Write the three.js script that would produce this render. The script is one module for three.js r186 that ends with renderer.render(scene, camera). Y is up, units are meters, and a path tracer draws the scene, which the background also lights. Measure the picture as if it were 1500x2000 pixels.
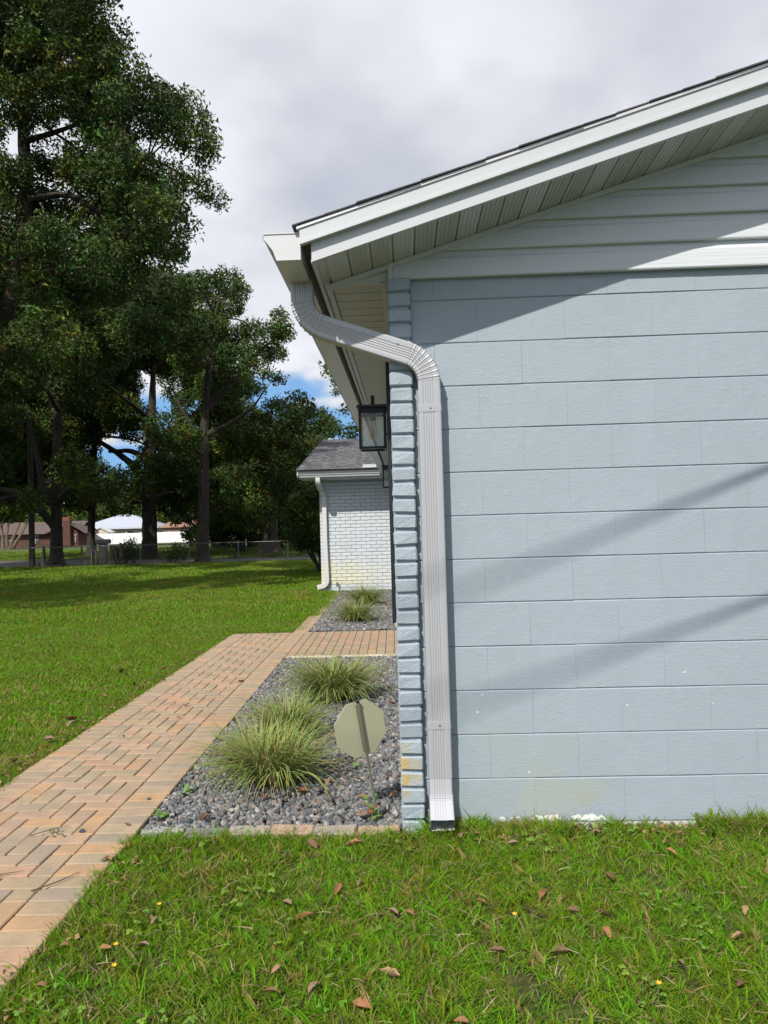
import * as THREE from 'three';
import { mergeGeometries } from 'three/addons/utils/BufferGeometryUtils.js';

// ---------------------------------------------------------------- camera, sky, sun, exposure
const scene = new THREE.Scene();
const camera = new THREE.PerspectiveCamera(71.08, 768 / 1024, 0.05, 900);
const DEG = Math.PI / 180;
camera.position.set(0, 1.4, 0);
camera.rotation.order = 'YXZ';
camera.rotation.set(1.295 * DEG, 1.825 * DEG, -1.598 * DEG);
camera.updateMatrixWorld();
const renderer = new THREE.WebGLRenderer({ antialias: true });
renderer.toneMapping = THREE.LinearToneMapping;
renderer.toneMappingExposure = 1.04;
renderer.shadowMap.enabled = true;

function rng(seed) { let a = seed >>> 0; return () => { a = (a + 0x6D2B79F5) >>> 0; let t = a; t = Math.imul(t ^ (t >>> 15), t | 1); t ^= t + Math.imul(t ^ (t >>> 7), t | 61); return ((t ^ (t >>> 14)) >>> 0) / 4294967296; }; }
const clamp = (x, a = 0, b = 1) => Math.min(b, Math.max(a, x));
const lerp = (a, b, t) => a + (b - a) * t;
const sstep = (a, b, x) => { const t = clamp((x - a) / (b - a)); return t * t * (3 - 2 * t); };
function hash2(i, j, s) { let h = Math.imul(i, 374761393) + Math.imul(j, 668265263) + Math.imul(s, 982451653); h = Math.imul(h ^ (h >>> 13), 1274126177); return ((h ^ (h >>> 16)) >>> 0) / 4294967296; }
// value noise; with a period it tiles
function vn(x, y, s = 0, per = 0) {
  const i = Math.floor(x), j = Math.floor(y), fx = x - i, fy = y - j, ux = fx * fx * (3 - 2 * fx), uy = fy * fy * (3 - 2 * fy);
  const w = per ? (k) => ((k % per) + per) % per : (k) => k;
  const a = hash2(w(i), w(j), s), b = hash2(w(i + 1), w(j), s), c = hash2(w(i), w(j + 1), s), d = hash2(w(i + 1), w(j + 1), s);
  return a + (b - a) * ux + (c - a) * uy + (a - b - c + d) * ux * uy;
}
function fbm(x, y, s = 0, oct = 4, per = 0) { let v = 0, a = 0.5, n = 0; for (let o = 0; o < oct; o++) { v += a * vn(x, y, s + o * 17, per); n += a; a *= 0.5; x *= 2; y *= 2; if (per) per *= 2; } return v / n; }

// the sky: a broken cloud deck, closed overhead and opening to blue low down, the same all round
function makeSky() {
  const W = 2048, H = 1024, d = new Float32Array(W * H * 4);
  for (let j = 0; j < H; j++) {
    const el = ((j + 0.5) / H - 0.5) * Math.PI, se = Math.sin(el), ce = Math.cos(el);
    for (let i = 0; i < W; i++) {
      const o = (j * W + i) * 4;
      const az = ((i + 0.5) / W - 0.5) * 2 * Math.PI, x = ce * Math.cos(az), z = ce * Math.sin(az);
      const e = Math.max(se, 0.0), k = 1 / (e + 0.22), px = x * k * 2.1 + SKYX, pz = z * k * 2.1 + SKYZ;
      const big = fbm(px, pz, 3, 5), fine = fbm(px * 3.1 + 9, pz * 3.1, 11, 5), wide = fbm(px * 0.55 + 4, pz * 0.55 + 2, 29, 3);
      const open = 1 - sstep(0.23, 0.38, se);                       // gaps only low in the sky
      const cover = sstep(0.462 * open - 0.12 * (1 - open), 0.462 * open + 0.11, big * 0.75 + fine * 0.25);
      const t = sstep(0.1, 0.7, se);
      const blue = [lerp(0.24, 0.07, t), lerp(0.48, 0.20, t), lerp(0.82, 0.55, t)];
      const lum = lerp(0.61, 0.93, sstep(0.30, 0.70, wide * 0.5 + big * 0.5)) * (0.86 + 0.28 * fine);
      const grey = sstep(0.45, 0.80, lum);
      const low = 1 - sstep(0.10, 0.26, se);                        // far clouds, seen from the side, are whiter
      const c = [lerp(lum * 0.82, lum * 0.96, grey), lerp(lum * 0.905, lum * 0.98, grey), lerp(lum * 1.09, lum * 1.06, grey)];
      for (let q = 0; q < 3; q++) d[o + q] = lerp(blue[q], lerp(c[q], 0.78 * (0.88 + 0.24 * fine), low * 0.75), cover);
      d[o + 3] = 1;
    }
  }
  const t = new THREE.DataTexture(d, W, H, THREE.RGBAFormat, THREE.FloatType);
  t.mapping = THREE.EquirectangularReflectionMapping; t.magFilter = THREE.LinearFilter; t.needsUpdate = true;
  return t;
}
const SKYX = 3.7, SKYZ = 1.2;
const sky = makeSky();
scene.background = sky; scene.environment = sky;

// the sun, high behind the camera's left shoulder
const SUN = new THREE.Vector3(-0.43, 1.115, 1).normalize();
const sun = new THREE.DirectionalLight(0xffffff, 4.8);
sun.color.setRGB(1, 0.955, 0.88);
sun.position.copy(SUN).multiplyScalar(60).add(new THREE.Vector3(-6, 0, -18));
sun.target.position.set(-6, 0, -18);
sun.castShadow = true; sun.shadow.mapSize.set(4096, 4096); sun.shadow.radius = 1.0;
Object.assign(sun.shadow.camera, { left: -45, right: 45, top: 45, bottom: -45, near: 1, far: 160 });
scene.add(sun, sun.target);

// ---------------------------------------------------------------- helpers
const taken = new Map();
function numbered(name) { const n = taken.get(name) ?? 0; taken.set(name, n + 1); return n ? `${name}_${String(n).padStart(3, '0')}` : name; }
function tag(o, label, category, group, kind) { if (label) o.userData.label = label; if (category) o.userData.category = category; if (group) o.userData.group = group; if (kind) o.userData.kind = kind; return o; }
function mesh(name, geo, mat, parent = scene) { const m = new THREE.Mesh(geo, mat); m.name = parent === scene ? numbered(name) : name; parent.add(m); return m; }
function thing(name, label, category, pos = [0, 0, 0], group) { const g = new THREE.Group(); g.name = numbered(name); g.position.set(...pos); scene.add(g); return tag(g, label, category, group); }
const flat = (g) => { const n = g.index ? g.toNonIndexed() : g; n.computeVertexNormals(); return n; };
// uv in metres from the dominant axis of each face
function uvm(g, ox = 0, oy = 0) {
  const p = g.attributes.position, n = g.attributes.normal, uv = new Float32Array(p.count * 2);
  for (let i = 0; i < p.count; i++) {
    const ax = Math.abs(n.getX(i)), ay = Math.abs(n.getY(i)), az = Math.abs(n.getZ(i));
    const [u, v] = az >= ax && az >= ay ? [p.getX(i), p.getY(i)] : ax >= ay ? [p.getZ(i), p.getY(i)] : [p.getX(i), p.getZ(i)];
    uv[i * 2] = u + ox; uv[i * 2 + 1] = v + oy;
  }
  g.setAttribute('uv', new THREE.BufferAttribute(uv, 2));
  return g;
}
// box with chamfered edges (44 triangles), optionally with uneven corners
function cbox(w, h, d, c = 0.003, x = 0, y = 0, z = 0, rough = 0, r = null) {
  const hx = w / 2, hy = h / 2, hz = d / 2, P = [], idx = (sx, sy, sz, a) => ((sx > 0 ? 4 : 0) + (sy > 0 ? 2 : 0) + (sz > 0 ? 1 : 0)) * 3 + a;
  for (const sx of [-1, 1]) for (const sy of [-1, 1]) for (const sz of [-1, 1]) {
    const j = rough && r ? [(r() - 0.5) * rough, (r() - 0.5) * rough, (r() - 0.5) * rough] : [0, 0, 0];
    P.push([sx * hx + j[0], sy * (hy - c) + j[1], sz * (hz - c) + j[2]], [sx * (hx - c) + j[0], sy * hy + j[1], sz * (hz - c) + j[2]], [sx * (hx - c) + j[0], sy * (hy - c) + j[1], sz * hz + j[2]]);
  }
  const T = [], tri = (a, b, e) => {
    const A = P[a], B = P[b], C = P[e], n = [(B[1] - A[1]) * (C[2] - A[2]) - (B[2] - A[2]) * (C[1] - A[1]), (B[2] - A[2]) * (C[0] - A[0]) - (B[0] - A[0]) * (C[2] - A[2]), (B[0] - A[0]) * (C[1] - A[1]) - (B[1] - A[1]) * (C[0] - A[0])];
    const m = [A[0] + B[0] + C[0], A[1] + B[1] + C[1], A[2] + B[2] + C[2]];
    if (n[0] * m[0] + n[1] * m[1] + n[2] * m[2] < 0) T.push(A, C, B); else T.push(A, B, C);
  }, quad = (a, b, e, f) => { tri(a, b, e); tri(a, e, f); };
  for (const s of [-1, 1]) {
    quad(idx(s, -1, -1, 0), idx(s, 1, -1, 0), idx(s, 1, 1, 0), idx(s, -1, 1, 0));
    quad(idx(-1, s, -1, 1), idx(1, s, -1, 1), idx(1, s, 1, 1), idx(-1, s, 1, 1));
    quad(idx(-1, -1, s, 2), idx(1, -1, s, 2), idx(1, 1, s, 2), idx(-1, 1, s, 2));
    for (const t of [-1, 1]) {
      quad(idx(s, t, -1, 0), idx(s, t, 1, 0), idx(s, t, 1, 1), idx(s, t, -1, 1));
      quad(idx(s, -1, t, 0), idx(s, 1, t, 0), idx(s, 1, t, 2), idx(s, -1, t, 2));
      quad(idx(-1, s, t, 1), idx(1, s, t, 1), idx(1, s, t, 2), idx(-1, s, t, 2));
      for (const u of [-1, 1]) tri(idx(s, t, u, 0), idx(s, t, u, 1), idx(s, t, u, 2));
    }
  }
  const g = new THREE.BufferGeometry();
  g.setAttribute('position', new THREE.Float32BufferAttribute(T.flatMap((p) => [p[0] + x, p[1] + y, p[2] + z]), 3));
  g.computeVertexNormals();
  return uvm(g);
}
function box(w, h, d, x = 0, y = 0, z = 0) { const g = new THREE.BoxGeometry(w, h, d).toNonIndexed(); g.translate(x, y, z); return uvm(g); }
// polygon in x,y pushed from z0 to z1
function prism(pts, z0, z1) {
  const s = new THREE.Shape(pts.map((p) => new THREE.Vector2(p[0], p[1])));
  const g = new THREE.ExtrudeGeometry(s, { depth: Math.abs(z1 - z0), bevelEnabled: false }); g.translate(0, 0, Math.min(z0, z1));
  const f = flat(g); return uvm(f);
}
// tapered tube through points [x,y,z,radius], knobbly
function tube(pts, sides = 8, steps = 0, knob = 0.06, seed = 1, closeEnd = true) {
  const r = rng(seed), C = new THREE.CatmullRomCurve3(pts.map((p) => new THREE.Vector3(p[0], p[1], p[2])), false, 'centripetal');
  const n = steps || (pts.length - 1) * 4, pos = [], idx = [], uv = [];
  let N = new THREE.Vector3(1, 0, 0.3), len = 0, last = null;
  for (let i = 0; i <= n; i++) {
    const t = i / n, c = C.getPoint(t), T = C.getTangent(t), f = t * (pts.length - 1), k = Math.min(Math.floor(f), pts.length - 2), rad = lerp(pts[k][3], pts[k + 1][3], f - k);
    N = N.clone().addScaledVector(T, -N.dot(T)).normalize(); const B = new THREE.Vector3().crossVectors(T, N);
    if (last) len += c.distanceTo(last); last = c;
    for (let s = 0; s <= sides; s++) {
      const a = (s % sides) / sides * Math.PI * 2, q = rad * (1 + knob * (hash2(i, s % sides, seed) - 0.5) * 2);
      const v = c.clone().addScaledVector(N, Math.cos(a) * q).addScaledVector(B, Math.sin(a) * q);
      pos.push(v.x, v.y, v.z); uv.push(s / sides * Math.max(rad, 0.02) * 6.28, len);
    }
  }
  for (let i = 0; i < n; i++) for (let s = 0; s < sides; s++) { const a = i * (sides + 1) + s, b = a + 1, c = a + sides + 1, e = c + 1; idx.push(a, b, e, a, e, c); }
  const g = new THREE.BufferGeometry(); g.setAttribute('position', new THREE.Float32BufferAttribute(pos, 3)); g.setAttribute('uv', new THREE.Float32BufferAttribute(uv, 2)); g.setIndex(idx); g.computeVertexNormals();
  return g;
}
const merge = (list) => mergeGeometries(list.map((g) => { const q = g.index ? g.toNonIndexed() : g; for (const k of Object.keys(q.attributes)) if (!['position', 'normal', 'uv', 'color'].includes(k)) q.deleteAttribute(k); return q; }));

// ---------------------------------------------------------------- textures and materials
function tex(w, h, fn, srgb = true, repeat = null) {
  const d = new Uint8Array(w * h * 4);
  for (let j = 0; j < h; j++) for (let i = 0; i < w; i++) { const c = fn((i + 0.5) / w, (j + 0.5) / h, i, j), o = (j * w + i) * 4; for (let k = 0; k < 3; k++) d[o + k] = clamp(typeof c === 'number' ? c : c[k]) * 255; d[o + 3] = 255; }
  const t = new THREE.DataTexture(d, w, h, THREE.RGBAFormat); t.magFilter = THREE.LinearFilter; t.minFilter = THREE.LinearMipmapLinearFilter; t.generateMipmaps = true;
  t.wrapS = t.wrapT = THREE.RepeatWrapping; if (srgb) t.colorSpace = THREE.SRGBColorSpace; if (repeat) t.repeat.set(...repeat); t.needsUpdate = true;
  return t;
}
const mat = (o, rgb) => { const m = new THREE.MeshStandardMaterial({ roughness: 0.7, side: THREE.DoubleSide, ...o }); if (rgb) m.color.setRGB(...rgb); return m; };
const P_oakA = [[-7.67,11.72,-14.11,0.6],[-7.89,13.49,-16.19,0.69],[-6.22,11.93,-14.06,0.5],[-6.94,12.95,-16.34,0.44],[-7.87,11.49,-14.96,0.59],[-7.27,11.89,-15.36,0.6],[-6.75,11.83,-15.85,0.48],[-6.05,11.41,-15.06,0.26],[-7.94,10.34,-14.35,0.46],[-6.96,10.3,-14.0,0.45],[-6.08,9.95,-13.66,0.41],[-6.19,11.22,-15.76,0.43],[-5.27,10.71,-14.81,0.36],[-4.49,9.92,-13.91,0.32],[-4.76,11.07,-16.22,0.46],[-4.01,9.45,-14.28,0.37],[-4.0,9.3,-14.73,0.25],[-4.59,9.58,-14.35,0.31],[-5.61,10.53,-15.41,0.37],[-7.43,9.67,-15.26,0.44],[-7.93,9.27,-15.32,0.49],[-5.93,9.34,-14.25,0.33],[-6.55,8.87,-14.31,0.39],[-5.61,8.84,-14.21,0.43],[-5.12,8.88,-14.45,0.39],[-4.4,8.4,-13.86,0.34],[-3.97,8.26,-13.93,0.24],[-4.28,9.26,-16.48,0.24],[-7.19,9.32,-16.47,0.53],[-5.39,8.1,-14.0,0.42],[-4.49,7.72,-13.48,0.37],[-4.28,7.61,-14.05,0.28],[-7.76,8.61,-15.64,0.56],[-8.72,8.64,-15.89,0.57],[-5.19,7.2,-13.47,0.35],[-4.99,7.7,-15.25,0.3],[-4.24,6.61,-13.41,0.19],[-5.31,7.31,-15.05,0.32],[-7.33,7.82,-15.45,0.55],[-8.85,8.08,-16.55,0.65],[-5.97,7.07,-14.23,0.43],[-6.3,7.22,-15.97,0.46],[-8.54,7.03,-16.19,0.69],[-7.54,7.23,-16.35,0.64],[-6.84,5.31,-13.41,0.48],[-8.33,5.45,-14.9,0.53],[-9.87,13.05,-16.54,0.83],[-9.01,10.1,-14.68,0.73],[-9.61,9.09,-16.0,0.8],[-9.35,6.89,-15.15,0.87],[-8.61,14.19,-15.87,0.79],[-7.1,13.63,-14.95,0.75],[-5.71,12.19,-13.49,0.43],[-7.1,13.34,-13.68,0.78],[-8.19,12.74,-13.76,0.88],[-6.41,13.96,-14.2,0.71],[-8.73,13.5,-14.61,0.42],[-7.7,12.14,-16.81,0.41],[-7.44,11.79,-17.22,0.54],[-4.41,6.98,-13.39,0.34],[-5.79,8.09,-15.99,0.31],[-6.0,7.63,-14.72,0.46],[-6.93,10.46,-16.97,0.35],[-5.85,8.57,-13.94,0.43],[-6.89,7.21,-13.81,0.43],[-6.35,6.94,-12.51,0.25],[-8.93,14.49,-16.93,0.45],[-6.88,7.05,-13.26,0.29],[-7.21,6.34,-13.85,0.4],[-5.64,11.27,-13.68,0.42],[-10.21,14.68,-17.19,0.59],[-6.31,11.65,-12.82,0.39],[-8.03,8.15,-14.15,0.32],[-9.67,5.75,-15.94,0.31],[-6.13,10.47,-13.26,0.4],[-5.7,8.99,-15.4,0.44],[-8.5,7.76,-14.61,0.32],[-5.8,12.25,-12.47,0.3],[-7.93,7.13,-15.55,0.36],[-8.21,8.95,-14.2,0.33],[-5.22,10.37,-13.5,0.43],[-7.4,7.63,-17.47,0.56],[-6.64,10.58,-16.76,0.32],[-6.55,13.27,-14.73,0.29],[-6.28,9.72,-14.07,0.33],[-7.53,7.43,-12.47,0.26],[-9.85,13.01,-16.19,0.38],[-7.67,13.17,-13.78,0.44],[-7.44,12.5,-15.06,0.41],[-8.5,6.87,-15.66,0.42],[-9.94,9.5,-16.32,0.37],[-7.6,10.11,-13.22,0.29],[-6.91,10.72,-12.87,0.27],[-9.81,13.6,-16.43,0.55],[-4.26,7.24,-12.67,0.3],[-8.71,6.25,-14.51,0.31],[-7.68,7.18,-12.59,0.29],[-7.76,11.68,-13.48,0.42],[-6.38,12.4,-13.38,0.3],[-7.18,9.42,-16.77,0.48],[-6.32,8.25,-16.26,0.48],[-7.71,7.24,-13.67,0.32],[-5.73,9.2,-15.45,0.31],[-9.0,10.42,-14.97,0.49],[-6.28,11.35,-12.87,0.43],[-8.28,11.52,-14.26,0.32],[-6.32,8.96,-16.3,0.34],[-5.74,6.51,-13.07,0.45],[-5.72,10.64,-13.65,0.32],[-6.14,7.91,-14.25,0.34],[-5.18,8.3,-12.42,0.41],[-6.88,7.51,-16.42,0.34],[-8.79,14.09,-14.45,0.37],[-6.82,11.29,-15.72,0.49],[-6.82,9.44,-15.14,0.38],[-9.41,15.22,-16.45,0.5],[-8.04,12.37,-15.83,0.54],[-7.85,11.27,-14.47,0.47],[-6.25,12.54,-13.04,0.31],[-5.48,7.95,-14.6,0.34],[-4.98,9.15,-12.43,0.26],[-4.47,7.42,-12.81,0.33],[-8.24,15.82,-16.72,0.33],[-7.35,6.23,-15.09,0.34],[-8.61,11.64,-16.5,0.55],[-7.02,8.0,-16.24,0.44],[-5.26,8.81,-15.14,0.46],[-8.11,8.91,-16.18,0.58],[-5.88,11.91,-17.31,0.6],[-6.81,10.02,-17.33,0.61],[-6.09,11.63,-13.72,0.29],[-7.08,11.47,-17.12,0.56],[-5.21,7.8,-14.85,0.3],[-8.0,5.28,-13.48,0.32],[-8.05,8.95,-14.53,0.37],[-6.45,11.33,-15.44,0.52],[-7.89,7.18,-17.02,0.38],[-9.31,14.7,-17.1,0.33],[-6.07,10.07,-15.31,0.36],[-9.57,6.51,-16.6,0.33]];
const P_oakAt = [[-10.37,-0.6,-15,0.34],[-9.98,3.11,-15,0.27],[-9.0,5.06,-15,0.21],[-8.37,6.47,-15,0.17],[-8.0,8.34,-15,0.145],[-8.01,10.46,-15,0.11],[-7.8,12.35,-15,0.08],[-7.5,14.36,-15,0.04]];
const P_oakAl = [[[-7.97,9.95,-15,0.07],[-7.3,10.07,-15,0.05],[-6.62,10.37,-15,0.035],[-5.84,10.63,-15,0.025],[-4.84,10.48,-15,0.02]],[[-7.97,8.67,-15,0.08],[-6.99,8.68,-15,0.06],[-6.28,8.21,-15,0.05],[-5.79,7.69,-15,0.04],[-5.63,7.22,-15,0.02]],[[-8.04,9.34,-15,0.06],[-8.43,9.25,-15,0.05],[-8.99,9.72,-15,0.04]],[[-8.25,6.8,-15,0.09],[-7.13,7.19,-15,0.06],[-6.01,7.37,-15,0.04],[-5.02,7.44,-15,0.02]],[[-8.0,9.67,-15,0.07],[-6.87,9.29,-15,0.05],[-5.31,9.44,-15,0.035],[-4.22,8.84,-15,0.015]]];
const P_T1 = [[-23.96,12.87,-43.44,1.86],[-18.89,11.95,-38.11,1.63],[-21.77,10.11,-41.07,1.76],[-17.45,9.18,-37.06,1.32],[-21.12,7.29,-38.17,1.5],[-20.41,7.65,-40.99,1.61],[-18.58,11.28,-42.83,1.53],[-18.69,8.43,-42.6,1.22],[-22.84,5.35,-41.2,1.18],[-13.96,4.26,-29.51,0.74],[-14.37,10.66,-33.78,1.09],[-17.05,7.94,-28.57,1.22],[-21.99,6.04,-36.74,1.57],[-21.37,5.86,-40.74,1.02],[-14.48,10.65,-28.82,1.03],[-17.54,11.43,-31.02,1.33],[-15.37,12.46,-33.85,1.09],[-17.01,3.04,-31.91,0.5],[-24.1,4.16,-40.72,0.87]];
const P_T1t = [[-17.97,-0.07,-36,0.55],[-17.91,0.34,-36,0.34],[-17.89,1.39,-36,0.29],[-17.86,3.22,-36,0.27],[-17.77,5.31,-36,0.24],[-17.72,7.93,-36,0.2],[-17.86,10.57,-36,0.1]];
const P_T1l = [[[-17.93,1.91,-36,0.22],[-18.34,2.71,-36,0.2],[-19.18,3.52,-36,0.17],[-20.11,3.86,-36,0.13],[-21.57,3.98,-36,0.08]],[[-17.81,2.69,-36,0.2],[-18.17,3.75,-36,0.18],[-18.48,5.33,-36,0.13],[-19.11,7.45,-36,0.07]],[[-19.31,3.57,-36,0.16],[-20.25,3.42,-36,0.12],[-21.59,3.19,-36,0.08]],[[-17.81,3.08,-36,0.16],[-17.19,3.59,-36,0.12],[-16.38,4.35,-36,0.08]]];
const P_T2 = [[-15.25,14.15,-39.34,1.55],[-15.3,15.42,-44.5,1.59],[-16.13,12.52,-41.88,1.5],[-14.53,12.55,-43.5,1.49],[-20.01,12.12,-49.91,1.35],[-15.82,12.0,-49.98,1.5],[-11.64,6.55,-35.01,1.0],[-18.32,8.56,-48.18,0.96],[-13.96,4.92,-39.23,1.06],[-13.67,3.93,-34.81,0.85],[-12.89,4.8,-39.9,0.97],[-17.97,4.21,-42.19,0.9],[-20.31,14.42,-50.3,1.62],[-14.53,13.07,-39.69,1.42],[-14.76,3.51,-33.22,0.59],[-21.69,15.44,-48.47,1.73],[-15.69,9.75,-35.0,1.12],[-17.52,14.63,-41.61,1.49],[-15.56,15.52,-48.3,1.38],[-19.72,3.34,-42.27,0.66],[-16.59,3.21,-41.04,0.64]];
const P_T2t = [[-15.33,-0.22,-42,0.8],[-15.32,0.32,-42,0.47],[-15.26,1.53,-42,0.42],[-15.26,3.36,-42,0.4],[-15.18,5.79,-42,0.34],[-15.0,8.22,-42,0.25],[-14.8,11.89,-42,0.12]];
const P_T2l = [[[-15.26,4.57,-42,0.3],[-16.11,5.36,-42,0.24],[-17.23,6.31,-42,0.18],[-18.91,7.43,-42,0.1]],[[-15.1,4.87,-42,0.3],[-13.69,6.35,-42,0.2],[-12.56,8.75,-42,0.1]],[[-15.24,5.79,-42,0.2],[-16.45,6.44,-42,0.15],[-17.84,6.48,-42,0.1]],[[-15.16,3.35,-42,0.2],[-14.66,3.79,-42,0.15],[-13.89,3.92,-42,0.08]]];
const P_T3 = [[-11.25,14.57,-37.81,0.76],[-7.92,11.7,-29.22,0.5],[-8.61,13.88,-35.3,0.66],[-7.63,12.75,-33.53,0.43],[-9.66,14.15,-39.84,0.68],[-10.5,13.5,-37.82,0.86],[-8.56,9.8,-29.59,0.89],[-9.79,10.48,-31.1,0.8],[-8.96,11.26,-33.98,0.63],[-6.33,12.47,-36.73,0.42],[-5.45,10.57,-32.65,0.47],[-6.11,10.51,-32.96,0.52],[-8.27,12.54,-39.14,0.56],[-9.04,12.38,-39.49,0.51],[-6.91,9.83,-33.48,0.62],[-6.89,11.15,-38.88,0.5],[-7.8,9.42,-32.63,0.7],[-5.75,8.09,-29.91,0.24],[-6.07,8.86,-34.79,0.25],[-9.37,8.88,-36.27,1.09],[-8.89,9.51,-38.82,0.72],[-11.22,10.47,-39.62,1.19],[-7.59,8.79,-37.47,0.27],[-9.41,7.47,-37.35,0.8],[-10.87,7.97,-36.81,0.95],[-9.02,6.03,-36.72,0.89],[-10.57,5.76,-37.44,0.96],[-10.51,11.48,-39.72,1.02],[-10.09,9.61,-33.11,0.8],[-6.4,8.39,-29.91,0.34],[-9.92,12.49,-31.64,0.45],[-10.33,11.75,-31.44,0.81],[-10.26,5.75,-33.0,0.75]];
const P_T3t = [[-9.94,-0.15,-34.5,0.5],[-9.95,0.2,-34.5,0.34],[-9.91,1.19,-34.5,0.28],[-9.84,2.93,-34.5,0.26],[-9.8,4.92,-34.5,0.24],[-9.7,6.92,-34.5,0.2],[-9.44,9.41,-34.5,0.14],[-9.09,11.92,-34.5,0.08],[-8.75,13.16,-34.5,0.03]];
const P_T3l = [[[-9.64,7.42,-34.5,0.2],[-8.66,8.38,-34.5,0.15],[-7.63,9.6,-34.5,0.1],[-6.35,10.56,-34.5,0.05]],[[-9.72,6.17,-34.5,0.15],[-8.7,6.63,-34.5,0.1],[-7.43,7.34,-34.5,0.06],[-6.66,8.32,-34.5,0.03]],[[-9.79,5.42,-34.5,0.15],[-10.46,6.69,-34.5,0.12],[-11.06,7.96,-34.5,0.08]],[[-9.45,9.16,-34.5,0.12],[-9.99,10.94,-34.5,0.08],[-10.27,12.97,-34.5,0.04]]];
const P_T4 = [[-7.73,8.46,-43.1,1.05],[-5.35,7.51,-35.6,0.76],[-5.04,7.38,-39.5,0.9],[-4.64,7.59,-43.13,0.62],[-6.1,6.32,-37.64,0.97],[-4.58,5.43,-35.63,0.76],[-7.29,5.93,-37.42,0.96],[-5.85,4.54,-35.85,0.87],[-9.05,5.23,-43.08,1.11],[-8.28,3.36,-36.7,1.0],[-6.73,3.32,-36.95,0.95],[-6.29,4.22,-43.15,0.68],[-10.48,4.81,-43.1,0.99],[-10.42,3.03,-40.89,0.93],[-11.54,4.6,-44.15,0.88],[-7.28,2.38,-35.6,0.76],[-7.18,3.06,-44.65,0.83],[-9.65,2.27,-40.71,0.76],[-8.78,6.32,-38.03,0.65]];
const P_T4t = [[-7.71,0.19,-40,0.7],[-7.69,1.05,-40,0.4],[-7.58,3.06,-40,0.34],[-7.38,5.36,-40,0.26],[-6.91,7.08,-40,0.12]];
const P_T5 = [[-2.74,5.31,-28.3,0.32],[-1.99,5.11,-27.64,0.3],[-1.55,5.48,-28.95,0.37],[-2.65,7.12,-25.43,0.24],[-2.66,7.08,-27.32,0.18],[-2.47,6.6,-26.89,0.15],[-2.4,6.04,-27.61,0.16],[-2.15,6.88,-25.97,0.19],[-1.77,6.15,-25.12,0.18],[-1.74,5.75,-27.18,0.23],[-0.94,5.42,-26.46,0.38]];
const P_T5t = [[-0.87,0.28,-27,0.4],[-0.85,2.4,-27,0.3],[-0.99,4.34,-27,0.22],[-1.25,5.32,-27,0.12],[-1.71,6.3,-27,0.07],[-2.28,7.0,-27,0.03]];
const P_T6 = [[-17.5,3.35,-66.71,1.14],[-15.0,4.05,-61.51,1.05],[-12.93,2.44,-61.02,1.13],[-11.4,2.65,-63.59,1.09],[-9.59,3.03,-62.33,1.07],[-18.24,1.93,-67.53,0.77],[-14.84,1.6,-65.47,0.84],[-12.03,1.4,-61.96,0.71],[-9.89,1.48,-58.53,0.67],[-9.31,1.9,-63.25,0.81],[-17.95,4.96,-64.98,1.11],[-20.36,4.33,-65.07,1.02],[-22.03,3.01,-67.92,0.68],[-8.14,4.17,-58.62,1.0],[-12.03,3.73,-61.11,1.22],[-18.03,2.8,-61.09,0.87]];
const P_T6t = [[-16.75,-0.12,-62,0.5],[-16.72,1.21,-62,0.36],[-16.72,3.22,-62,0.3],[-16.45,5.0,-62,0.2]];
const P_lig = [[-3.43,2.26,-23.42,0.37],[-3.01,2.42,-23.47,0.4],[-3.29,1.84,-23.58,0.44],[-3.73,1.77,-23.64,0.3],[-2.93,1.82,-23.37,0.43],[-3.59,1.34,-23.23,0.33],[-3.2,1.24,-23.4,0.4],[-2.67,1.48,-23.24,0.43],[-2.87,0.98,-23.42,0.3],[-2.63,2.25,-23.78,0.41],[-3.82,2.02,-23.7,0.22],[-3.56,0.9,-24.1,0.15],[-3.89,1.43,-23.66,0.17]];
const P_ligt = [[[-2.9,-0.02,-23.6,0.07],[-3.03,0.31,-23.6,0.06],[-3.16,0.65,-23.6,0.05],[-3.25,1.07,-23.6,0.04]],[[-2.89,-0.02,-23.6,0.07],[-2.89,0.39,-23.6,0.06],[-2.95,0.81,-23.6,0.05],[-3.0,1.32,-23.6,0.04]],[[-2.87,-0.02,-23.6,0.06],[-2.76,0.39,-23.6,0.05],[-2.64,0.8,-23.6,0.04],[-2.63,1.31,-23.6,0.03]],[[-3.0,0.22,-23.6,0.05],[-3.23,0.57,-23.6,0.04],[-3.35,0.91,-23.6,0.03],[-3.44,1.33,-23.6,0.02]]];
const P_myr = [[-56.02,6.21,-98.29,1.69],[-54.14,6.53,-98.85,1.55],[-55.55,5.0,-99.36,1.06],[-52.62,5.41,-98.69,0.99],[-57.64,5.19,-98.53,1.41],[-53.47,4.5,-98.63,0.63],[-50.69,6.02,-97.13,1.11]];
const P_myrt = [[[-56.18,-0.49,-98,0.3],[-56.29,1.57,-98,0.22],[-56.41,3.36,-98,0.17],[-55.73,4.77,-98,0.1]],[[-55.6,-0.44,-98,0.28],[-55.56,2.27,-98,0.2],[-55.31,4.4,-98,0.1]],[[-55.38,-0.44,-98,0.28],[-54.63,1.53,-98,0.2],[-54.01,3.65,-98,0.1]],[[-55.24,-0.45,-98,0.28],[-53.76,1.65,-98,0.18],[-52.85,3.76,-98,0.1]]];
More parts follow.
